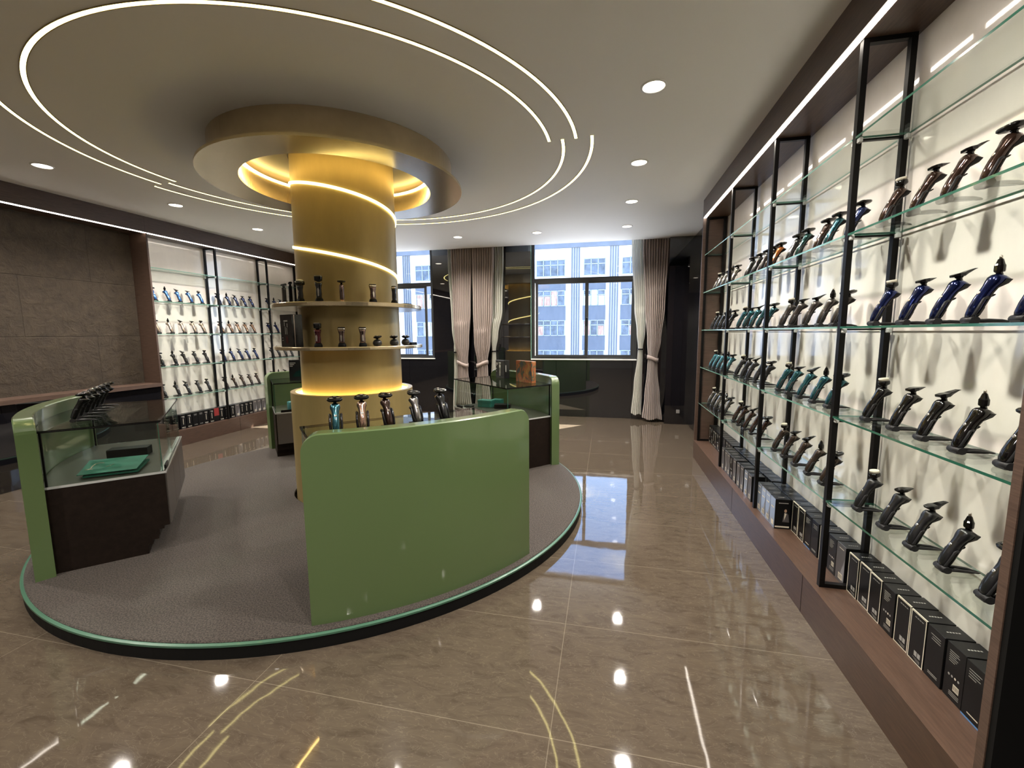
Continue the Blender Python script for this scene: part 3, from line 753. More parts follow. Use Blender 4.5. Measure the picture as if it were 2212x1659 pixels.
SHW = {1: 'upper filled shelf', 2: 'eye-level shelf', 3: 'second lowest shelf', 4: 'bottom glass shelf'}
BAYR = ['nearest bay', 'second bay', 'third bay', 'farthest bay']
YB = [[2.215, 2.025, 1.855, 1.690, 1.520], [3.245, 3.085, 2.905, 2.725, 2.560], [4.235, 4.075, 3.905, 3.735, 3.560], [5.235, 5.075, 4.905, 4.735, 4.560]]
ORD = ['brush', 'beard', 'comb', 'nose', 'rotary']
CR = {2: ['cobalt blue', 'grey brown', 'teal', 'black'], 3: ['black chrome', 'teal', 'charcoal', 'pale teal'], 4: ['charcoal', 'brown', 'dark brown', 'silver black'], 1: ['dark brown', None, None, 'silver black']}
TOPMIX = {1: [('rotary', 'black'), ('rotary', 'dark green'), ('rotary', 'dark brown'), ('rotary', 'teal'), ('rotary', 'navy')],
          2: [('rotary', 'black'), ('rotary', 'charcoal'), ('rotary', 'grey brown'), ('rotary', 'dark brown'), ('rotary', 'orange')]}
TOPY = {1: [3.23, 3.07, 2.83, 2.70, 2.50], 2: [4.10, 3.93, 3.77, 3.64, 3.50]}
rj = random.Random(3)
def jit(a): return rj.uniform(-a, a)
for sh in (1, 2, 3, 4):
    for bay in range(4):
        for k in range(5):
            kind, colour = ORD[k], CR[sh][bay]
            y = YB[bay][k]
            if colour is None: kind, colour = TOPMIX[bay][k]; y = TOPY[bay][k]
            if sh == 1 and bay == 0 and k == 3: kind = 'rotary'
            lab = '%s shaver with %s, %s, %s of right cabinet' % (colour, HW[kind], SHW[sh], BAYR[bay])
            if sh == 1 and bay == 0 and k == 3: lab = 'dark brown shaver with three-disc head, upper filled shelf, nearest bay of right cabinet'
            if sh == 1 and bay == 0 and k == 4: continue
            x = 1.152 if sh > 2 else (1.148 if sh == 2 else 1.15)
            shaver(kind, colour, lab, (x + jit(0.004), y + jit(0.006), SHZ[sh]), rad(jit(4)), 'shavers on the right wall cabinet')
BAYL = ['left bay', 'middle bay', 'right bay']
YL = [[4.565, 4.745, 4.905, 5.075, 5.232], [5.535, 5.700, 5.853, 6.000, 6.160], [6.520, 6.680, 6.840, 7.000, 7.160]]
ORDL = ['rotary', 'nose', 'comb', 'beard', 'brush']
CL = {1: ['bright blue', 'navy', 'navy'], 2: ['champagne', 'rose gold', 'cobalt blue'], 3: ['black', 'navy', 'charcoal'], 4: ['charcoal', 'brown', 'black']}
for sh in (1, 2, 3, 4):
    for bay in range(3):
        for k in range(5):
            colour = CL[sh][bay]
            if bay == 2 and k > 3: continue
            lab = '%s shaver with %s, %s, %s of left cabinet' % (colour, HW[ORDL[k]], SHW[sh], BAYL[bay])
            shaver(ORDL[k], colour, lab, (-5.725 + jit(0.004), YL[bay][k] + jit(0.006), SHZ[sh]), PI + rad(jit(5)), 'shavers on the left wall cabinet')
# on the foreground counter
for t_, c_, w_ in ((-0.44, 'teal', 'leftmost of the five'), (-0.30, 'rose gold', 'second from left'), (-0.15, 'dark brown', 'middle one of five'), (0.02, 'silver black', 'fourth from left'), (0.19, 'black', 'rightmost of the five')):
    sv = shaver('rotary', c_, '%s shaver in tall black cradle on the big foreground counter, %s' % (c_, w_), loc_ct(-45.6, 1.715, t_, ZT), rad(-45.6) + PI + rad(jit(3) - (8 if t_ < -0.2 else -6)), 'shavers on the foreground counter', True); sv.scale = (1.1, 1.1, 1.1)
for i, (t_, w_) in enumerate(((0.33, 'nearest the camera'), (0.20, 'second from the camera'), (0.05, 'third from the camera'), (-0.09, 'fourth from the camera'), (-0.22, 'fifth from the camera'), (-0.37, 'farthest of the six'))):
    shaver('rotary', ('black', 'charcoal')[i % 2], 'black shaver on the left glass case beside the stone wall, %s' % w_, loc_ct(-134.3, 1.785, t_, ZT), rad(-134.3) + PI, 'row of six shavers on the left counter')

# ------------------------------------------------------------------ product boxes on the plinths
M_bx = mat('matt_black_carton', (0.006, 0.006, 0.0065), 0.32, spec=0.22)
M_bw = mat('carton_white_edge', (0.68, 0.62, 0.50), 0.6)
M_bt = mat('carton_grey_print', (0.33, 0.32, 0.30), 0.6)
M_bg = mat('carton_grey_photo', (0.085, 0.078, 0.078), 0.35)
M_bg2 = mat('carton_pale_photo', (0.21, 0.21, 0.22), 0.35)
M_bs = mat('carton_steel_blue', (0.23, 0.27, 0.34), 0.22, coat=0.5)
M_bb = mat('carton_blue_line', (0.10, 0.24, 0.50), 0.5)
M_sk = mat('carton_skin_print', (0.42, 0.27, 0.18), 0.5)
BM = [M_bx, M_bw, M_bt, M_bg, M_bg2, M_bs, M_bb, M_sk]
def pbox_mesh(style, w=0.083, h=0.2, d=0.092):
    m_ = MB().rbox(0, d, 0, w, 0, h, 0.0012)
    X = -0.0007
    def q(y0, y1, z0, z1, mi, dx=0.0): m_.add([(X - dx, y0, z0), (X - dx, y1, z0), (X - dx, y1, z1), (X - dx, y0, z1)], [(0, 3, 2, 1)], mi)
    def top(x0, x1, y0, y1, mi): m_.add([(x0, y0, h + 0.0007), (x1, y0, h + 0.0007), (x1, y1, h + 0.0007), (x0, y1, h + 0.0007)], [(0, 1, 2, 3)], mi)
    for i in range(5): top(0.028 + i * 0.009, 0.034 + i * 0.009, w * 0.42, w * 0.42 + 0.006, 2)
    if style == 'outline':
        e = 0.0042
        q(0, w, 0, e, 1); q(0, w, h - e, h, 1); q(0, e, e, h - e, 1); q(w - e, w, e, h - e, 1)
        top(0, 0.004, 0, w, 1)
        for i in range(4): q(0.016 + i * 0.012, 0.025 + i * 0.012, h - 0.021, h - 0.017, 2)
        for y in (0.016, 0.034): q(y, y + 0.015, 0.028, 0.048, 2)
        for i in range(3): q(0.016, 0.055 - i * 0.008, 0.018 - i * 0.004, 0.0195 - i * 0.004, 2)
    elif style == 'text':
        for i, L_ in enumerate((0.040, 0.044, 0.030, 0.038, 0.034, 0.026)): q(w - 0.015 - L_, w - 0.015, h - 0.026 - i * 0.0075, h - 0.0235 - i * 0.0075, 2)
        for i in range(4): m_.add([(X, 0.020 + i * 0.014 + 0.0045 * math.cos(a), h * 0.44 + 0.0045 * math.sin(a)) for a in [2 * PI * k / 10 for k in range(10)]], [tuple(range(10))[::-1]], 1 if i == 1 else 2)
        q(0.014, 0.040, 0.042, 0.066, 1)
        for i in range(6): q(0.0165 + i * 0.004, 0.0180 + i * 0.004, 0.045, 0.063, 0, 0.0004)
        for i in range(3): q(0.012, 0.055, 0.030 - i * 0.006, 0.032 - i * 0.006, 2)
    elif style in ('photo', 'silver'):
        q(0.001, w - 0.001, 0.001, h - 0.001, 5 if style == 'silver' else 3)
        q(0.016, 0.060, h - 0.022, h - 0.018, 1, 0.0004)
        m_.add([(X - 0.0004, 0.0015, 0.02), (X - 0.0004, w * 0.55, 0.02), (X - 0.0004, 0.0015, h * 0.72)], [(0, 2, 1)], 4)
        q(0.014, 0.052, 0.018, 0.050, 1, 0.0008)
        for i in range(7): q(0.018 + i * 0.0045, 0.0197 + i * 0.0045, 0.024, 0.045, 0, 0.0012)
        top(0, 0.002, 0, w, 4)
        if style == 'silver': q(0.018, 0.062, h * 0.66, h * 0.70, 1, 0.0004)
    elif style == 'dots':
        for i in range(3): q(0.020, 0.064 - 0.012 * i, h - 0.030 - i * 0.008, h - 0.026 - i * 0.008, 1 if i == 0 else 2)
        for i in range(5): m_.add([(X, w * 0.5 + 0.0055 * math.cos(a), h * 0.34 + i * 0.017 + 0.0055 * math.sin(a)) for a in [2 * PI * k / 10 for k in range(10)]], [tuple(range(10))[::-1]], 1)
        q(0.014, w - 0.014, 0.018, 0.023, 1)
        for i in range(2): q(0.014, w - 0.022, 0.010 - i * 0.004, 0.0115 - i * 0.004, 2)
    elif style == 'plain':
        for i, L_ in enumerate((0.048, 0.040, 0.044)): q(0.016, 0.016 + L_, h - 0.026 - i * 0.009, h - 0.0235 - i * 0.009, 2)
        for i in range(2): q(0.016, 0.062, 0.026 - i * 0.006, 0.0285 - i * 0.006, 2)
    elif style == 'bluefoot':
        for i, L_ in enumerate((0.050, 0.042, 0.046, 0.030)): q(w - 0.014 - L_, w - 0.014, h - 0.026 - i * 0.009, h - 0.0235 - i * 0.009, 2)
        q(0.016, 0.060, 0.022, 0.026, 1); q(0.0, w, 0.0, 0.006, 6)
    elif style == 'red':
        q(0.001, w - 0.001, h * 0.42, h - 0.001, 6)
    if style == 'gent':
        # printed picture on the narrow side that faces the room entrance
        Y = -0.0007
        def s_(x0, x1, z0, z1, mi): m_.add([(x0, Y, z0), (x1, Y, z0), (x1, Y, z1), (x0, Y, z1)], [(0, 1, 2, 3)], mi)
        for i in range(8): s_(0.020 + i * 0.0072, 0.0255 + i * 0.0072, h - 0.028, h - 0.022, 2)
        m_.add([(0.062 + 0.008 * math.cos(a), Y, h * 0.62 + 0.011 * math.sin(a)) for a in [2 * PI * k / 14 for k in range(14)]], [tuple(range(14))], 7)
        m_.add([(0.057, Y - 0.0003, h * 0.55), (0.055, Y - 0.0003, h * 0.28), (0.069, Y - 0.0003, h * 0.52)], [(0, 1, 2)], 1)
        m_.add([(0.046, Y, h * 0.24), (0.086, Y, h * 0.24), (0.080, Y, h * 0.50), (0.068, Y, h * 0.56), (0.055, Y, h * 0.56)], [(0, 1, 2, 3, 4)], 3)
        s_(0.004, d - 0.004, 0.010, 0.020, 1)
        q(0.001, w - 0.001, 0.001, h - 0.001, 5); q(0.014, 0.050, 0.018, 0.050, 1, 0.0008); q(0.018, 0.062, h * 0.66, h * 0.70, 1, 0.0004)
    mats_ = list(BM)
    if style == 'red': mats_[6] = mat('carton_dark_red', (0.22, 0.015, 0.015), 0.4)
    return m_.mesh('product_box', mats_)
PB = {s_: pbox_mesh(s_) for s_ in ('outline', 'text', 'photo', 'silver', 'dots', 'plain', 'bluefoot', 'red', 'gent')}
PD = {'outline': 'black carton with cream outlined front', 'text': 'black carton with text lines and barcode', 'photo': 'grey carton with pale diagonal picture', 'silver': 'steel blue carton with white label', 'dots': 'black carton with column of white dots', 'plain': 'plain black carton with small print', 'bluefoot': 'black carton with blue line along its foot', 'red': 'black and red carton', 'gent': 'steel blue carton showing a gentleman'}
def pbox(style, x, y, rot, label, group):
    o = obj('product_box', PB[style], None, (x, y, 0.2102), rot); tag(o, label, 'product box', group)
NTH = ['first', 'second', 'third', 'fourth', 'fifth', 'sixth', 'seventh', 'eighth', 'ninth', 'tenth', 'eleventh', 'twelfth']
GR = 'product cartons standing on the right plinth'
row1 = ['bluefoot', 'text', 'plain', 'outline', 'outline', 'text', 'outline', 'outline', 'outline']
for i, s_ in enumerate(row1):
    pbox(s_, 1.198 + jit(0.003), 1.528 + i * 0.0895, 0, '%s, %s from the near end, right plinth' % (PD[s_], NTH[i]), GR)
for i, (y, s_) in enumerate(((2.360, 'photo'), (2.450, 'text'), (2.545, 'outline'), (2.640, 'plain'), (2.730, 'bluefoot'), (2.822, 'outline'), (2.912, 'outline'))):
    pbox(s_, 1.198 + jit(0.003), y, 0, '%s, %s past the nearest post, right plinth' % (PD[s_], NTH[i]), GR)
for i, s_ in enumerate(('gent', 'silver', 'silver', 'silver')):
    pbox(s_, 1.098, 3.002 + i * 0.0862, 0, '%s, %s of the four, front row, right plinth' % (PD[s_], NTH[i]), GR)
for i in range(4):
    pbox('plain', 1.196, 3.002 + i * 0.0862, 0, 'black carton behind the %s steel blue carton on the right plinth' % NTH[i], GR)
for i, (y, s_) in enumerate(((3.452, 'photo'), (3.548, 'silver'), (3.66, 'photo'), (3.75, 'photo'), (3.862, 'photo'), (3.952, 'text'), (4.042, 'photo'), (4.132, 'photo'), (4.228, 'photo'))):
    pbox(s_, 1.092 + jit(0.002), y, 0, '%s, %s in third-bay front row, right plinth' % (PD[s_], NTH[i]), GR)
for i in range(11):
    pbox('plain', 1.196 + jit(0.003), 3.372 + i * 0.0875, 0, 'black carton, %s in the rear row of the third bay, right plinth' % NTH[i], GR)
for i in range(11):
    pbox(('dots', 'text')[i % 3 == 0], 1.200 + jit(0.003), 4.372 + i * 0.0885, 0, '%s, %s in farthest bay, right plinth' % (PD[('dots', 'text')[i % 3 == 0]], NTH[i]), GR)
GL = 'product cartons standing on the left plinth'
yl = [(4.50, 'dots'), (4.60, 'dots'), (4.705, 'dots'), (4.800, 'dots'), (4.885, 'plain'), (4.972, 'plain'), (5.060, 'dots'), (5.148, 'dots'), (5.235, 'red'), (5.322, 'dots'), (5.409, 'dots')]
for i, (y, s_) in enumerate(yl):
    pbox(s_, -5.70 + jit(0.004), y + 0.083, PI, '%s, %s from left, left bay, left plinth' % (PD[s_], NTH[i]), GL)
for i, s_ in enumerate(('dots', 'photo', 'dots', 'dots', 'dots', 'photo', 'photo', 'photo', 'photo', 'dots', 'dots')):
    pbox(s_, -5.70 + jit(0.004), 5.520 + i * 0.0885 + 0.083, PI, '%s, %s from left, middle bay, left plinth' % (PD[s_], NTH[i]), GL)

# ------------------------------------------------------------------ goods on the column shelves
def kpos(x, y, z): return (x, y, z)
def outward(x, y): return math.atan2(y - KC[1], x - KC[0]) + PI      # local -x looks outward
ZS1, ZS2 = 1.7452, 1.4002
def slim_trimmer(x, y, z, label, rot):
    t_ = thing('hair_trimmer', label, 'hair trimmer', (x, y, z), rot, 'shavers and trimmers on the column shelves')
    MB().rbox(-0.012, 0.012, -0.017, 0.017, 0.0, 0.135, 0.004).build('body', PM['black'], t_)
    MB().box(-0.0135, -0.0122, -0.006, 0.006, 0.01, 0.125).build('silver_stripe', M_steel, t_)
    MB().rbox(-0.008, 0.008, -0.011, 0.011, 0.135, 0.147, 0.002).rings([[(xx, yy, zz) for xx, zz in ((-0.011, 0.148), (0.011, 0.148), (0.013, 0.156), (0.008, 0.165), (-0.010, 0.162), (-0.013, 0.155))] for yy in (-0.028, 0.028)], smooth=False).build('blade_head', M_head, t_)
def foil_shaver(x, y, z, colour, label, rot, h=0.15, cap=False, head=None):
    t_ = thing('foil_shaver', label, 'electric shaver', (x, y, z), rot, 'shavers and trimmers on the column shelves')
    MB().rings([[(a_ * 0.026, b_ * 0.030, 0.0) for a_, b_ in CIR], [(a_ * 0.026, b_ * 0.030, 0.008) for a_, b_ in CIR], [(a_ * 0.021, b_ * 0.025, 0.026) for a_, b_ in CIR], [(a_ * 0.018, b_ * 0.022, 0.030) for a_, b_ in CIR]]).build('charging_base', M_rub, t_)
    k = h - 0.030
    st = [(0.024, 0.016, 0.020), (0.05, 0.017, 0.021), (0.075, 0.016, 0.019), (0.1, 0.0155, 0.019), (0.125, 0.0175, 0.0235), (0.15, 0.019, 0.027)]
    MB().rings([[(a_ * dx, b_ * wy, 0.022 + (q / 0.15) * (k - 0.008)) for a_, b_ in CIR] for q, dx, wy in [(0.004,) + st[0][1:]] + st]).build('body', PM[colour], t_)
    MB().add([(-0.0195, -0.004, 0.045), (-0.0205, 0.006, 0.045), (-0.0195, 0.008, k * 0.72), (-0.0185, 0.0, k * 0.80), (-0.0185, -0.006, k * 0.66)], [(0, 4, 3, 2, 1)]).build('front_inlay', M_steel, t_)
    if head == 'dome':
        MB().rings([[(a_ * dx, b_ * wy, k + zz) for a_, b_ in CIR] for zz, dx, wy in ((0.012, 0.020, 0.026), (0.018, 0.028, 0.036), (0.040, 0.027, 0.036))]).build('head_collar', M_head, t_)
        MB().rings([[(a_ * dx, b_ * wy, k + zz) for a_, b_ in CIR] for zz, dx, wy in ((0.040, 0.024, 0.032), (0.050, 0.020, 0.027), (0.056, 0.010, 0.014))]).build('clear_cap', M_clip, t_)
    elif head == 'block':
        MB().rings([[(a_ * dx, b_ * wy, k + zz) for a_, b_ in CIR] for zz, dx, wy in ((0.012, 0.010, 0.012), (0.020, 0.009, 0.011), (0.026, 0.020, 0.028), (0.056, 0.021, 0.030), (0.062, 0.018, 0.028))]).build('head_block', M_head, t_)
        MB().box(-0.010, 0.010, -0.024, 0.024, k + 0.0625, k + 0.066).build('foil', M_steel, t_)
    else:
        MB().rings([[(a_ * dx, b_ * wy, k + zz) for a_, b_ in CIR] for zz, dx, wy in ((0.012, 0.0195, 0.028), (0.015, 0.0205, 0.029), (0.021, 0.0205, 0.029), (0.024, 0.019, 0.028))]).build('silver_collar', M_steel, t_)
        MB().rings([[(a_ * dx, b_ * wy, k + zz) for a_, b_ in CIR] for zz, dx, wy in ((0.024, 0.0185, 0.027), (0.031, 0.0185, 0.027), (0.033, 0.016, 0.025))]).build('foil_head', M_head, t_)
CIR = [(math.copysign(abs(math.cos(a)) ** 0.7, math.cos(a)), math.copysign(abs(math.sin(a)) ** 0.7, math.sin(a))) for a in [2 * PI * i / 20 for i in range(20)]]
def pebble(x, y, z, label, rot, open_=False):
    t_ = thing('pebble_shaver', label, 'electric shaver', (x, y, z), rot, 'shavers and trimmers on the column shelves')
    MB().lathe([(0.012, 0.0), (0.028, 0.004), (0.036, 0.018), (0.035, 0.034), (0.026, 0.048), (0.012, 0.055)], 24).build('body', PM['charcoal'], t_)
    m_ = MB().lathe([(0.009, 0.053), (0.009, 0.062)], 14)
    m_.rings([[((r_ + 0.003 * math.cos(3 * a)) * math.cos(a), (r_ + 0.003 * math.cos(3 * a)) * math.sin(a), zz + 0.12 * r_ * math.cos(a)) for a in [2 * PI * i / 24 for i in range(24)]] for r_, zz in ((0.012, 0.060), (0.030, 0.068), (0.034, 0.074), (0.031, 0.080))])
    for k in range(3): m_.lathe([(0.011, 0.079), (0.010, 0.0845), (0.006, 0.086)], 14, c=(0.017 * math.cos(2 * PI * k / 3), 0.017 * math.sin(2 * PI * k / 3)), mi=1)
    m_.build('rotary_head', [M_head, M_steel], t_)
slim_trimmer(-2.575, 3.095, ZS1, 'slim upright trimmer with wide head at the left end of the upper column shelf', outward(-2.575, 3.095) + 0.2)
slim_trimmer(-2.445, 3.010, ZS1, 'slim trimmer with silver stripe, second from left on the upper column shelf', outward(-2.445, 3.01) - 0.4)
foil_shaver(-2.330, 2.975, ZS1, 'charcoal', 'dark shaver with domed clear cap on the upper column shelf', outward(-2.33, 2.975), 0.150, head='dome')
foil_shaver(-2.163, 2.972, ZS1, 'black', 'tallest black foil shaver on the upper column shelf', outward(-2.163, 2.972) + 0.3, 0.165, head='block')
t_ = thing('slim_shaver', 'slim chrome rod shaver with gold foot on the upper column shelf', 'electric shaver', (-2.0, 3.022, ZS1), outward(-2.0, 3.022), 'shavers and trimmers on the column shelves')
MB().lathe([(0.020, 0.0), (0.020, 0.005), (0.014, 0.016)], 24).build('gold_foot', PM['rose gold'], t_)
MB().lathe([(0.0135, 0.012), (0.0165, 0.02), (0.0165, 0.125), (0.014, 0.132), (0.007, 0.135)], 24).build('body', PM['bronze'], t_)
MB().lathe([(0.006, 0.133), (0.009, 0.145), (0.028, 0.150), (0.031, 0.156), (0.028, 0.162)], 24).build('rotary_head', M_head, t_)
foil_shaver(-1.822, 3.169, ZS1, 'bronze', 'short bronze foil shaver with silver collar on the upper column shelf', outward(-1.822, 3.169), 0.142)
foil_shaver(-1.732, 3.350, ZS1, 'charcoal', 'dark foil shaver under the end of the spiral light, upper column shelf', outward(-1.732, 3.35) + 0.5, 0.142)
o = MB().rbox(-0.05, 0.05, -0.03, 0.03, 0, 0.012, 0.004).build('shaver_pouch', M_rub, None, (-1.70, 3.50, ZS1), 1.4); tag(o, 'flat black pouch at the right end of the upper column shelf', 'pouch')
foil_shaver(-2.190, 2.965, ZS2, 'dark red', 'dark shaver with red front beside the black carton, lower column shelf', outward(-2.19, 2.965), 0.150, head='block')
foil_shaver(-2.015, 3.013, ZS2, 'bronze', 'left of the two matching bronze foil shavers, lower column shelf', outward(-2.015, 3.013), 0.150)
foil_shaver(-1.887, 3.098, ZS2, 'bronze', 'right of the two matching bronze foil shavers, lower column shelf', outward(-1.887, 3.098), 0.150)
pebble(-1.811, 3.186, ZS2, 'left of the three squat pebble shavers, lower column shelf', 0.6)
pebble(-1.735, 3.325, ZS2, 'middle one of the three squat pebble shavers, lower column shelf', 1.4)
pebble(-1.708, 3.480, ZS2, 'right one of the three squat pebble shavers, lower column shelf', 2.2)
o = MB().rings([[(xx, yy, zz) for yy, zz in ((-0.035, 0.0), (0.035, 0.0), (0.032, 0.022), (-0.032, 0.022))] for xx in (-0.045, 0.040)], smooth=False).build('travel_case', M_rub, None, (-1.705, 3.585, ZS2), 1.45); tag(o, 'flat black travel case at the right end of the lower column shelf', 'case')
# cartons standing at an angle: p0 -> p1 is the bottom front edge seen from the room
def carton(p0, p1, depth, h, z, mats_, label, name='product_carton', group=None):
    a = math.atan2(p1[1] - p0[1], p1[0] - p0[0]); L_ = math.hypot(p1[0] - p0[0], p1[1] - p0[1])
    t_ = thing(name, label, 'carton', (p0[0], p0[1], z), a, group)
    MB().rbox(0, L_, 0, depth, 0, h, 0.0015).build('carton_body', mats_, t_)
    return t_, L_
M_bc = mat('satin_black_carton', (0.006, 0.006, 0.007), 0.25, coat=0.15)
t_, L_ = carton((-2.560, 3.010), (-2.400, 2.945), 0.085, 0.255, ZS2, M_bc, 'tall black carton printed with a pale shaver, lower column shelf')
m_ = MB()
for (x, z, w_, h_) in ((0.055, 0.20, 0.055, 0.010), (0.060, 0.165, 0.006, 0.03), (0.070, 0.10, 0.005, 0.06), (0.100, 0.155, 0.006, 0.03), (0.092, 0.10, 0.005, 0.05), (0.020, 0.05, 0.012, 0.004), (0.020, 0.07, 0.012, 0.004)): m_.box(x, x + w_, -0.0008, -0.0002, z, z + h_, 0)
m_.box(0.075, 0.105, -0.0008, -0.0002, 0.03, 0.085, 1)
m_.build('front_print', [M_bt, PM['dark red']], t_)
MB().box(L_ + 0.0002, L_ + 0.0010, 0.016, 0.022, 0.004, 0.25).build('gold_side_line', PM['champagne'], t_)
t_, L_ = carton((-1.326, 5.125), (-1.187, 4.981), 0.075, 0.215, ZT, M_bc, 'black carton with white shaver picture on the right rear glass case')
m_ = MB()
m_.add([(0.102 + dx, -0.0008, z) for dx, z in ((-0.010, 0.03), (0.008, 0.028), (0.014, 0.07), (0.013, 0.11), (0.020, 0.14), (0.016, 0.165), (-0.014, 0.165), (-0.019, 0.14), (-0.010, 0.11), (-0.013, 0.07))], [tuple(range(10))])
m_.add([(0.078, -0.0008, 0.175), (0.126, -0.0008, 0.175), (0.128, -0.0008, 0.19), (0.076, -0.0008, 0.19)], [(0, 1, 2, 3)])
for i in range(3): m_.box(0.016, 0.024, -0.0008, -0.0002, 0.07 + 0.035 * i, 0.084 + 0.035 * i)
for i in range(3): m_.box(0.014, 0.050, -0.0008, -0.0002, 0.180 - i * 0.010, 0.185 - i * 0.010)
m_.build('front_print', M_white, t_)
MB().add([(0.102 + dx, -0.0012, z) for dx, z in ((-0.004, 0.04), (0.004, 0.04), (0.007, 0.13), (-0.007, 0.13))], [(0, 1, 2, 3)]).build('front_print_dark', M_bx, t_)
MB().box(L_ + 0.0002, L_ + 0.001, 0.02, 0.03, 0.08, 0.16).build('side_print', M_bt, t_)
# carton with a colourful floral style print
m, t, b = new_mat('floral_print'); co = t.nodes.new('ShaderNodeTexCoord')
mp_ = t.nodes.new('ShaderNodeMapping'); mp_.inputs['Scale'].default_value = (22, 22, 10); t.links.new(co.outputs['Object'], mp_.inputs[0])
n = t.nodes.new('ShaderNodeTexNoise'); n.inputs['Scale'].default_value = 1.0; n.inputs['Detail'].default_value = 5; n.inputs['Distortion'].default_value = 1.2; t.links.new(mp_.outputs[0], n.inputs['Vector'])
r = t.nodes.new('ShaderNodeValToRGB'); t.links.new(n.outputs['Fac'], r.inputs[0])
r.color_ramp.elements[0].position = 0.28; r.color_ramp.elements[0].color = (0.03, 0.045, 0.12, 1); r.color_ramp.elements[1].position = 0.78; r.color_ramp.elements[1].color = (0.50, 0.30, 0.10, 1)
for p_, c_ in ((0.42, (0.08, 0.10, 0.05)), (0.52, (0.38, 0.10, 0.04)), (0.62, (0.30, 0.16, 0.05))):
    q = r.color_ramp.elements.new(p_); q.color = (*c_, 1)
t.links.new(r.outputs[0], b.inputs['Base Color']); b.inputs['Roughness'].default_value = 0.3
carton((-0.990, 4.737), (-0.781, 4.556), 0.06, 0.235, ZT, m, 'colourful floral patterned carton on the right rear glass case')
t_, L_ = carton((-3.640, 4.370), (-3.480, 4.430), 0.06, 0.245, ZT, M_bc, 'black and green carton on the rear left case, half behind the column')
m_ = MB()
for i in range(3): m_.box(0.012, 0.075 - i * 0.016, -0.0008, -0.0002, 0.205 - i * 0.018, 0.213 - i * 0.018, 0)
m_.add([(0.03, -0.0008, 0.05), (0.14, -0.0008, 0.05), (0.15, -0.0008, 0.14), (0.08, -0.0008, 0.11)], [(0, 1, 2, 3)], 1)
m_.build('front_print', [M_bt, PM['dark green']], t_)
# inside the cases
M_teal = mat('teal_paper', (0.010, 0.090, 0.060), 0.6, spec=0.15); M_teal2 = mat('teal_gift_box', (0.02, 0.13, 0.11), 0.45)
t_ = thing('gift_box', 'teal lidded gift box inside the right rear glass case', 'gift box', (-1.400, 4.930, ZF), rad(-12))
MB().rbox(-0.088, 0.088, -0.05, 0.05, 0, 0.062, 0.002).build('box_base', M_teal2, t_)
MB().rbox(-0.091, 0.091, -0.053, 0.053, 0.055, 0.084, 0.002).build('box_lid', M_teal2, t_)
o = MB().rbox(-0.06, 0.06, -0.05, 0.05, 0, 0.075, 0.002).build('gift_box', M_teal2, None, (-1.290, 5.060, ZF), rad(-12)); tag(o, 'smaller teal box behind the lidded gift box in the rear case', 'gift box')
o = MB().rbox(-0.095, 0.095, -0.055, 0.055, 0, 0.045, 0.002).build('display_block', M_rub, None, (-1.185, 4.885, ZF), rad(8)); tag(o, 'low black block in front of the teal box in the rear case', 'display block')
o = MB().rbox(-0.035, 0.035, -0.05, 0.05, 0, 0.012, 0.002).build('shaver_pouch', M_rub, None, (-1.605, 4.905, ZF), rad(70)); tag(o, 'small flat black pouch in the rear glass case', 'pouch')
o = MB().lathe([(0.046, 0.0), (0.048, 0.004), (0.048, 0.088), (0.045, 0.092)], 28).build('round_tin', mat('teal_tin', (0.05, 0.16, 0.19), 0.3), None, (-3.640, 4.375, ZF)); tag(o, 'blue teal round tin inside the half hidden rear left case', 'tin')
o = MB().rbox(-0.04, 0.04, -0.03, 0.03, 0, 0.02, 0.002).build('display_block', M_rub, None, (-3.545, 4.335, ZF), 0.3); tag(o, 'small black block next to the round tin in the rear left case', 'display block')
o = MB().rbox(-0.118, 0.118, -0.05, 0.05, 0, 0.062, 0.002).build('display_block', M_rub, None, (-3.425, 2.425, ZF), math.atan2(0.164, 0.229)); tag(o, 'long black block behind the green envelope in the left case', 'display block')
t_ = thing('envelope', 'large teal green paper envelope with gold marks in the left glass case', 'envelope', (-3.150, 2.115, ZF + 0.004), 0)
ev = [(-3.158, 1.923, 0.028), (-2.931, 2.102, 0.030), (-3.131, 2.335, 0.046), (-3.385, 2.146, 0.044)]
ev = [(x + 3.150, y - 2.115, z) for x, y, z in ev]
MB().add(ev + [(x, y, z - 0.003) for x, y, z in ev], [(0, 1, 2, 3), (7, 6, 5, 4), (0, 4, 5, 1), (1, 5, 6, 2), (2, 6, 7, 3), (3, 7, 4, 0)]).build('front_sheet', M_teal, t_)
ev2 = [(x * 0.93 + 0.01, y * 0.93 + 0.01, 0.0 + z * 0.12) for x, y, z in ev]
MB().add(ev2 + [(x, y, z + 0.012) for x, y, z in ev2], [(3, 2, 1, 0), (4, 5, 6, 7), (0, 1, 5, 4), (1, 2, 6, 5), (2, 3, 7, 6), (3, 0, 4, 7)]).build('rear_sheet', M_teal, t_)
def onev(u, v):
    a = [ev[0][i] + (ev[1][i] - ev[0][i]) * u for i in range(3)]; b_ = [ev[3][i] + (ev[2][i] - ev[3][i]) * u for i in range(3)]
    return tuple(a[i] + (b_[i] - a[i]) * v + (0.001 if i == 2 else 0) for i in range(3))
MB().tube([onev(u, v) for u, v in ((0.10, 0.28), (0.15, 0.36), (0.14, 0.52), (0.16, 0.66), (0.22, 0.72), (0.30, 0.68))], 0.0045, 6, sq=(1, 0.3)).build('gold_mark', PM['champagne'], t_)
MB().tube([onev(u, v) for u, v in ((0.07, 0.30), (0.13, 0.33), (0.20, 0.30))], 0.004, 6, sq=(1, 0.3)).build('gold_mark', PM['champagne'], t_)
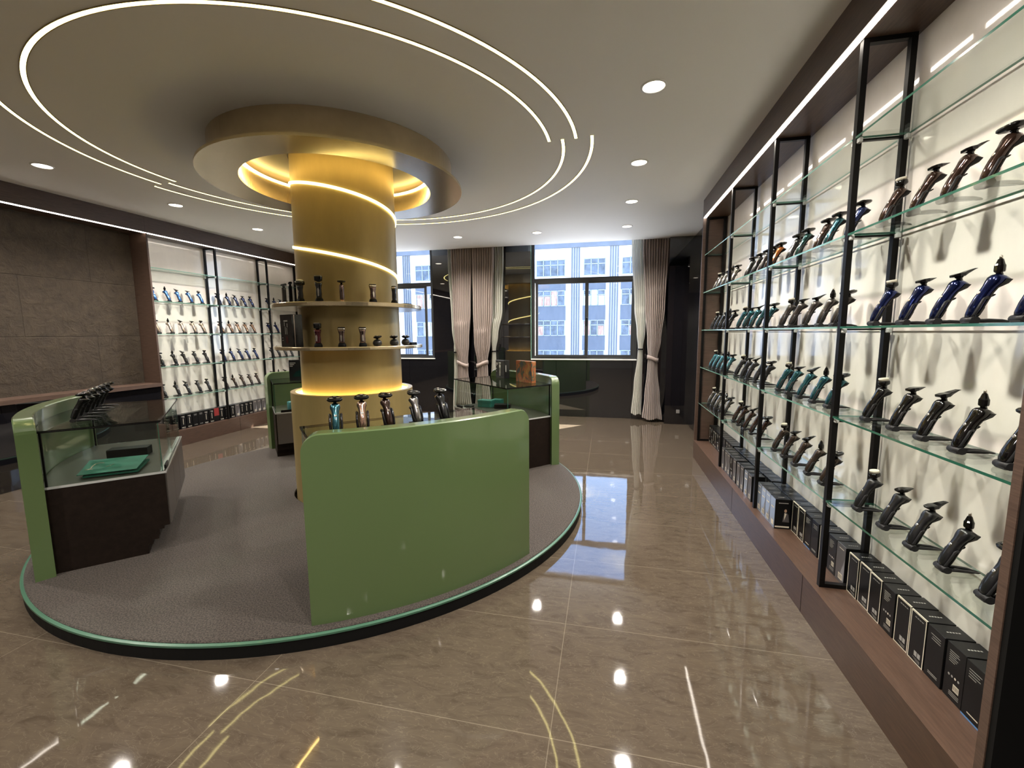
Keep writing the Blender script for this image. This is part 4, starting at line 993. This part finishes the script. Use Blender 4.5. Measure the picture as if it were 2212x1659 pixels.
MB().tube([onev(u, v) for u, v in ((0.40, 0.36), (0.45, 0.42), (0.50, 0.52))], 0.0032, 6, sq=(1, 0.3)).build('gold_mark', PM['champagne'], t_)

# ------------------------------------------------------------------ curtains
def curtain(name, label, prof, folds, m_, amp, tie_z, tie_mat, ybase=7.46, cat='curtain', seed=1, grp='taupe drapes'):
    """prof: list of (z, x_left, x_right) from top to hem; gathered at tie_z"""
    rr = random.Random(seed)
    t_ = thing(name, label, cat, (0, 0, 0), 0, grp)
    zs = []
    for k in range(len(prof) - 1):
        a, b = prof[k], prof[k + 1]; n_ = max(2, int(abs(a[0] - b[0]) / 0.045))
        for i in range(n_): 
            f = i / n_; g_ = f * f * (3 - 2 * f)
            zs.append((a[0] + (b[0] - a[0]) * f, a[1] + (b[1] - a[1]) * g_, a[2] + (b[2] - a[2]) * g_))
    zs.append(prof[-1])
    nu = folds * 12
    ph = [rr.uniform(-0.5, 0.5) for _ in range(folds + 2)]; am = [rr.uniform(0.65, 1.25) for _ in range(folds + 2)]
    w0 = prof[0][2] - prof[0][1]
    rows = []
    for z, xl, xr_ in zs:
        w_ = xr_ - xl; row = []
        hem = max(0, (0.45 - z)) * 0.6
        for i in range(nu + 1):
            u = i / nu; k = u * folds; j = int(min(k, folds - 1e-6)); fr_ = k - j
            A = amp * (am[j] * (1 - fr_) + am[j + 1] * fr_) * (0.55 + 0.45 * min(1, w_ / w0))
            pp = ph[j] * (1 - fr_) + ph[j + 1] * fr_
            s1 = math.sin(2 * PI * k + pp)
            y = ybase + A * (s1 + 0.25 * math.sin(4 * PI * k + 1.3 + pp)) - 0.05 * math.sin(PI * u) * (w_ < w0 * 0.8)
            row.append((xl + w_ * u + 0.35 * A * math.cos(2 * PI * k + pp) * w_ / w0, y, z + (0.012 * math.sin(3 * u * PI + 1) if z < 0.2 else 0)))
        rows.append(row)
    fl = MB(); fl.rings(rows, caps=False, closed=False)
    back = [[(x, y + 0.003, z) for x, y, z in r_] for r_ in rows]
    fl.rings([list(reversed(r_)) for r_ in back], caps=False, closed=False)
    fl.build('curtain_cloth', m_, t_)
    # tie-back band
    row = min(rows, key=lambda r_: abs(r_[0][2] - tie_z))
    xl, xr_ = min(p[0] for p in row), max(p[0] for p in row); cx = (xl + xr_) / 2; rx = (xr_ - xl) / 2 + 0.012; ry = amp + 0.035
    hb = 0.032 if tie_mat is M_tie else 0.012
    tl_ = 0.28 if tie_mat is M_tie else 0.0
    rg = []
    for dz, k in ((-hb, 1.0), (-hb, 1.03), (hb, 1.03), (hb, 1.0)):
        rg.append([(cx + rx * k * math.cos(a), ybase - 0.02 + ry * k * math.sin(a), tie_z + dz + tl_ * rx * (math.cos(a) if seed % 2 else -math.cos(a)) * 1.0 * (1 - 0.6 * math.sin(a))) for a in [2 * PI * i / 28 for i in range(28)]])
    MB().rings(rg, caps=False).build('tie_back', tie_mat, t_)
    return t_
TOPZ = 3.2
curtain('curtain', 'left taupe drape of the pair between the two windows', [(TOPZ, -2.74, -2.36), (2.9, -2.74, -2.355), (1.9, -2.72, -2.39), (1.35, -2.69, -2.43), (0.98, -2.640, -2.455), (0.82, -2.645, -2.455), (0.4, -2.68, -2.42), (0.04, -2.72, -2.38)], 9, M_drape, 0.043, 0.95, M_tie, seed=2)
curtain('curtain', 'right taupe drape of the pair between the two windows', [(TOPZ, -2.345, -1.95), (2.9, -2.345, -1.95), (1.9, -2.345, -1.99), (1.35, -2.33, -2.03), (0.98, -2.275, -2.085), (0.82, -2.275, -2.08), (0.4, -2.31, -2.05), (0.04, -2.34, -2.01)], 9, M_drape, 0.043, 0.95, M_tie, seed=3)
curtain('curtain', 'taupe drape at the right edge of the right window', [(TOPZ, 0.53, 0.945), (2.9, 0.535, 0.943), (1.9, 0.60, 0.915), (1.35, 0.65, 0.87), (1.06, 0.672, 0.825), (0.9, 0.665, 0.83), (0.4, 0.63, 0.88), (0.05, 0.60, 0.925)], 10, M_drape, 0.040, 1.06, M_tie, seed=4)
curtain('sheer_curtain', 'thin white sheer left of the paired taupe drapes', [(TOPZ, -2.84, -2.74), (2.9, -2.84, -2.74), (1.6, -2.79, -2.68), (1.2, -2.745, -2.67), (0.9, -2.76, -2.66), (0.06, -2.80, -2.68)], 4, M_sheer, 0.02, 1.15, M_black, 7.565, 'sheer curtain', 5, 'white sheer curtains')
curtain('sheer_curtain', 'white sheer right of the paired taupe drapes, tied at mid height', [(TOPZ, -2.05, -1.80), (2.9, -2.05, -1.80), (1.9, -2.06, -1.83), (1.45, -2.05, -1.91), (1.18, -2.025, -1.955), (1.05, -2.03, -1.95), (0.5, -2.06, -1.90), (0.10, -2.09, -1.88)], 6, M_sheer, 0.024, 1.17, M_black, 7.565, 'sheer curtain', 6, 'white sheer curtains')
curtain('sheer_curtain', 'white sheer at the right window, tied with a dark cord', [(TOPZ, 0.37, 0.62), (2.9, 0.375, 0.62), (1.9, 0.44, 0.64), (1.5, 0.49, 0.63), (1.22, 0.522, 0.60), (1.10, 0.515, 0.60), (0.6, 0.465, 0.60), (0.10, 0.43, 0.60)], 6, M_sheer, 0.024, 1.21, M_black, 7.565, 'sheer curtain', 7, 'white sheer curtains')

curtain('curtain', 'taupe drape at the far side of the left window behind the column', [(TOPZ, -5.30, -4.50), (2.9, -5.30, -4.50), (1.9, -5.22, -4.55), (1.06, -5.05, -4.75), (0.9, -5.05, -4.75), (0.05, -5.20, -4.60)], 12, M_drape, 0.034, 1.06, M_tie, seed=8)
curtain('sheer_curtain', 'white sheer drawn part way across the left window behind the column', [(TOPZ, -4.52, -4.02), (1.6, -4.52, -4.02), (1.2, -4.52, -4.04), (0.10, -4.52, -4.02)], 10, M_sheer, 0.024, 1.21, M_black, 7.565, 'sheer curtain', 9, 'white sheer curtains')
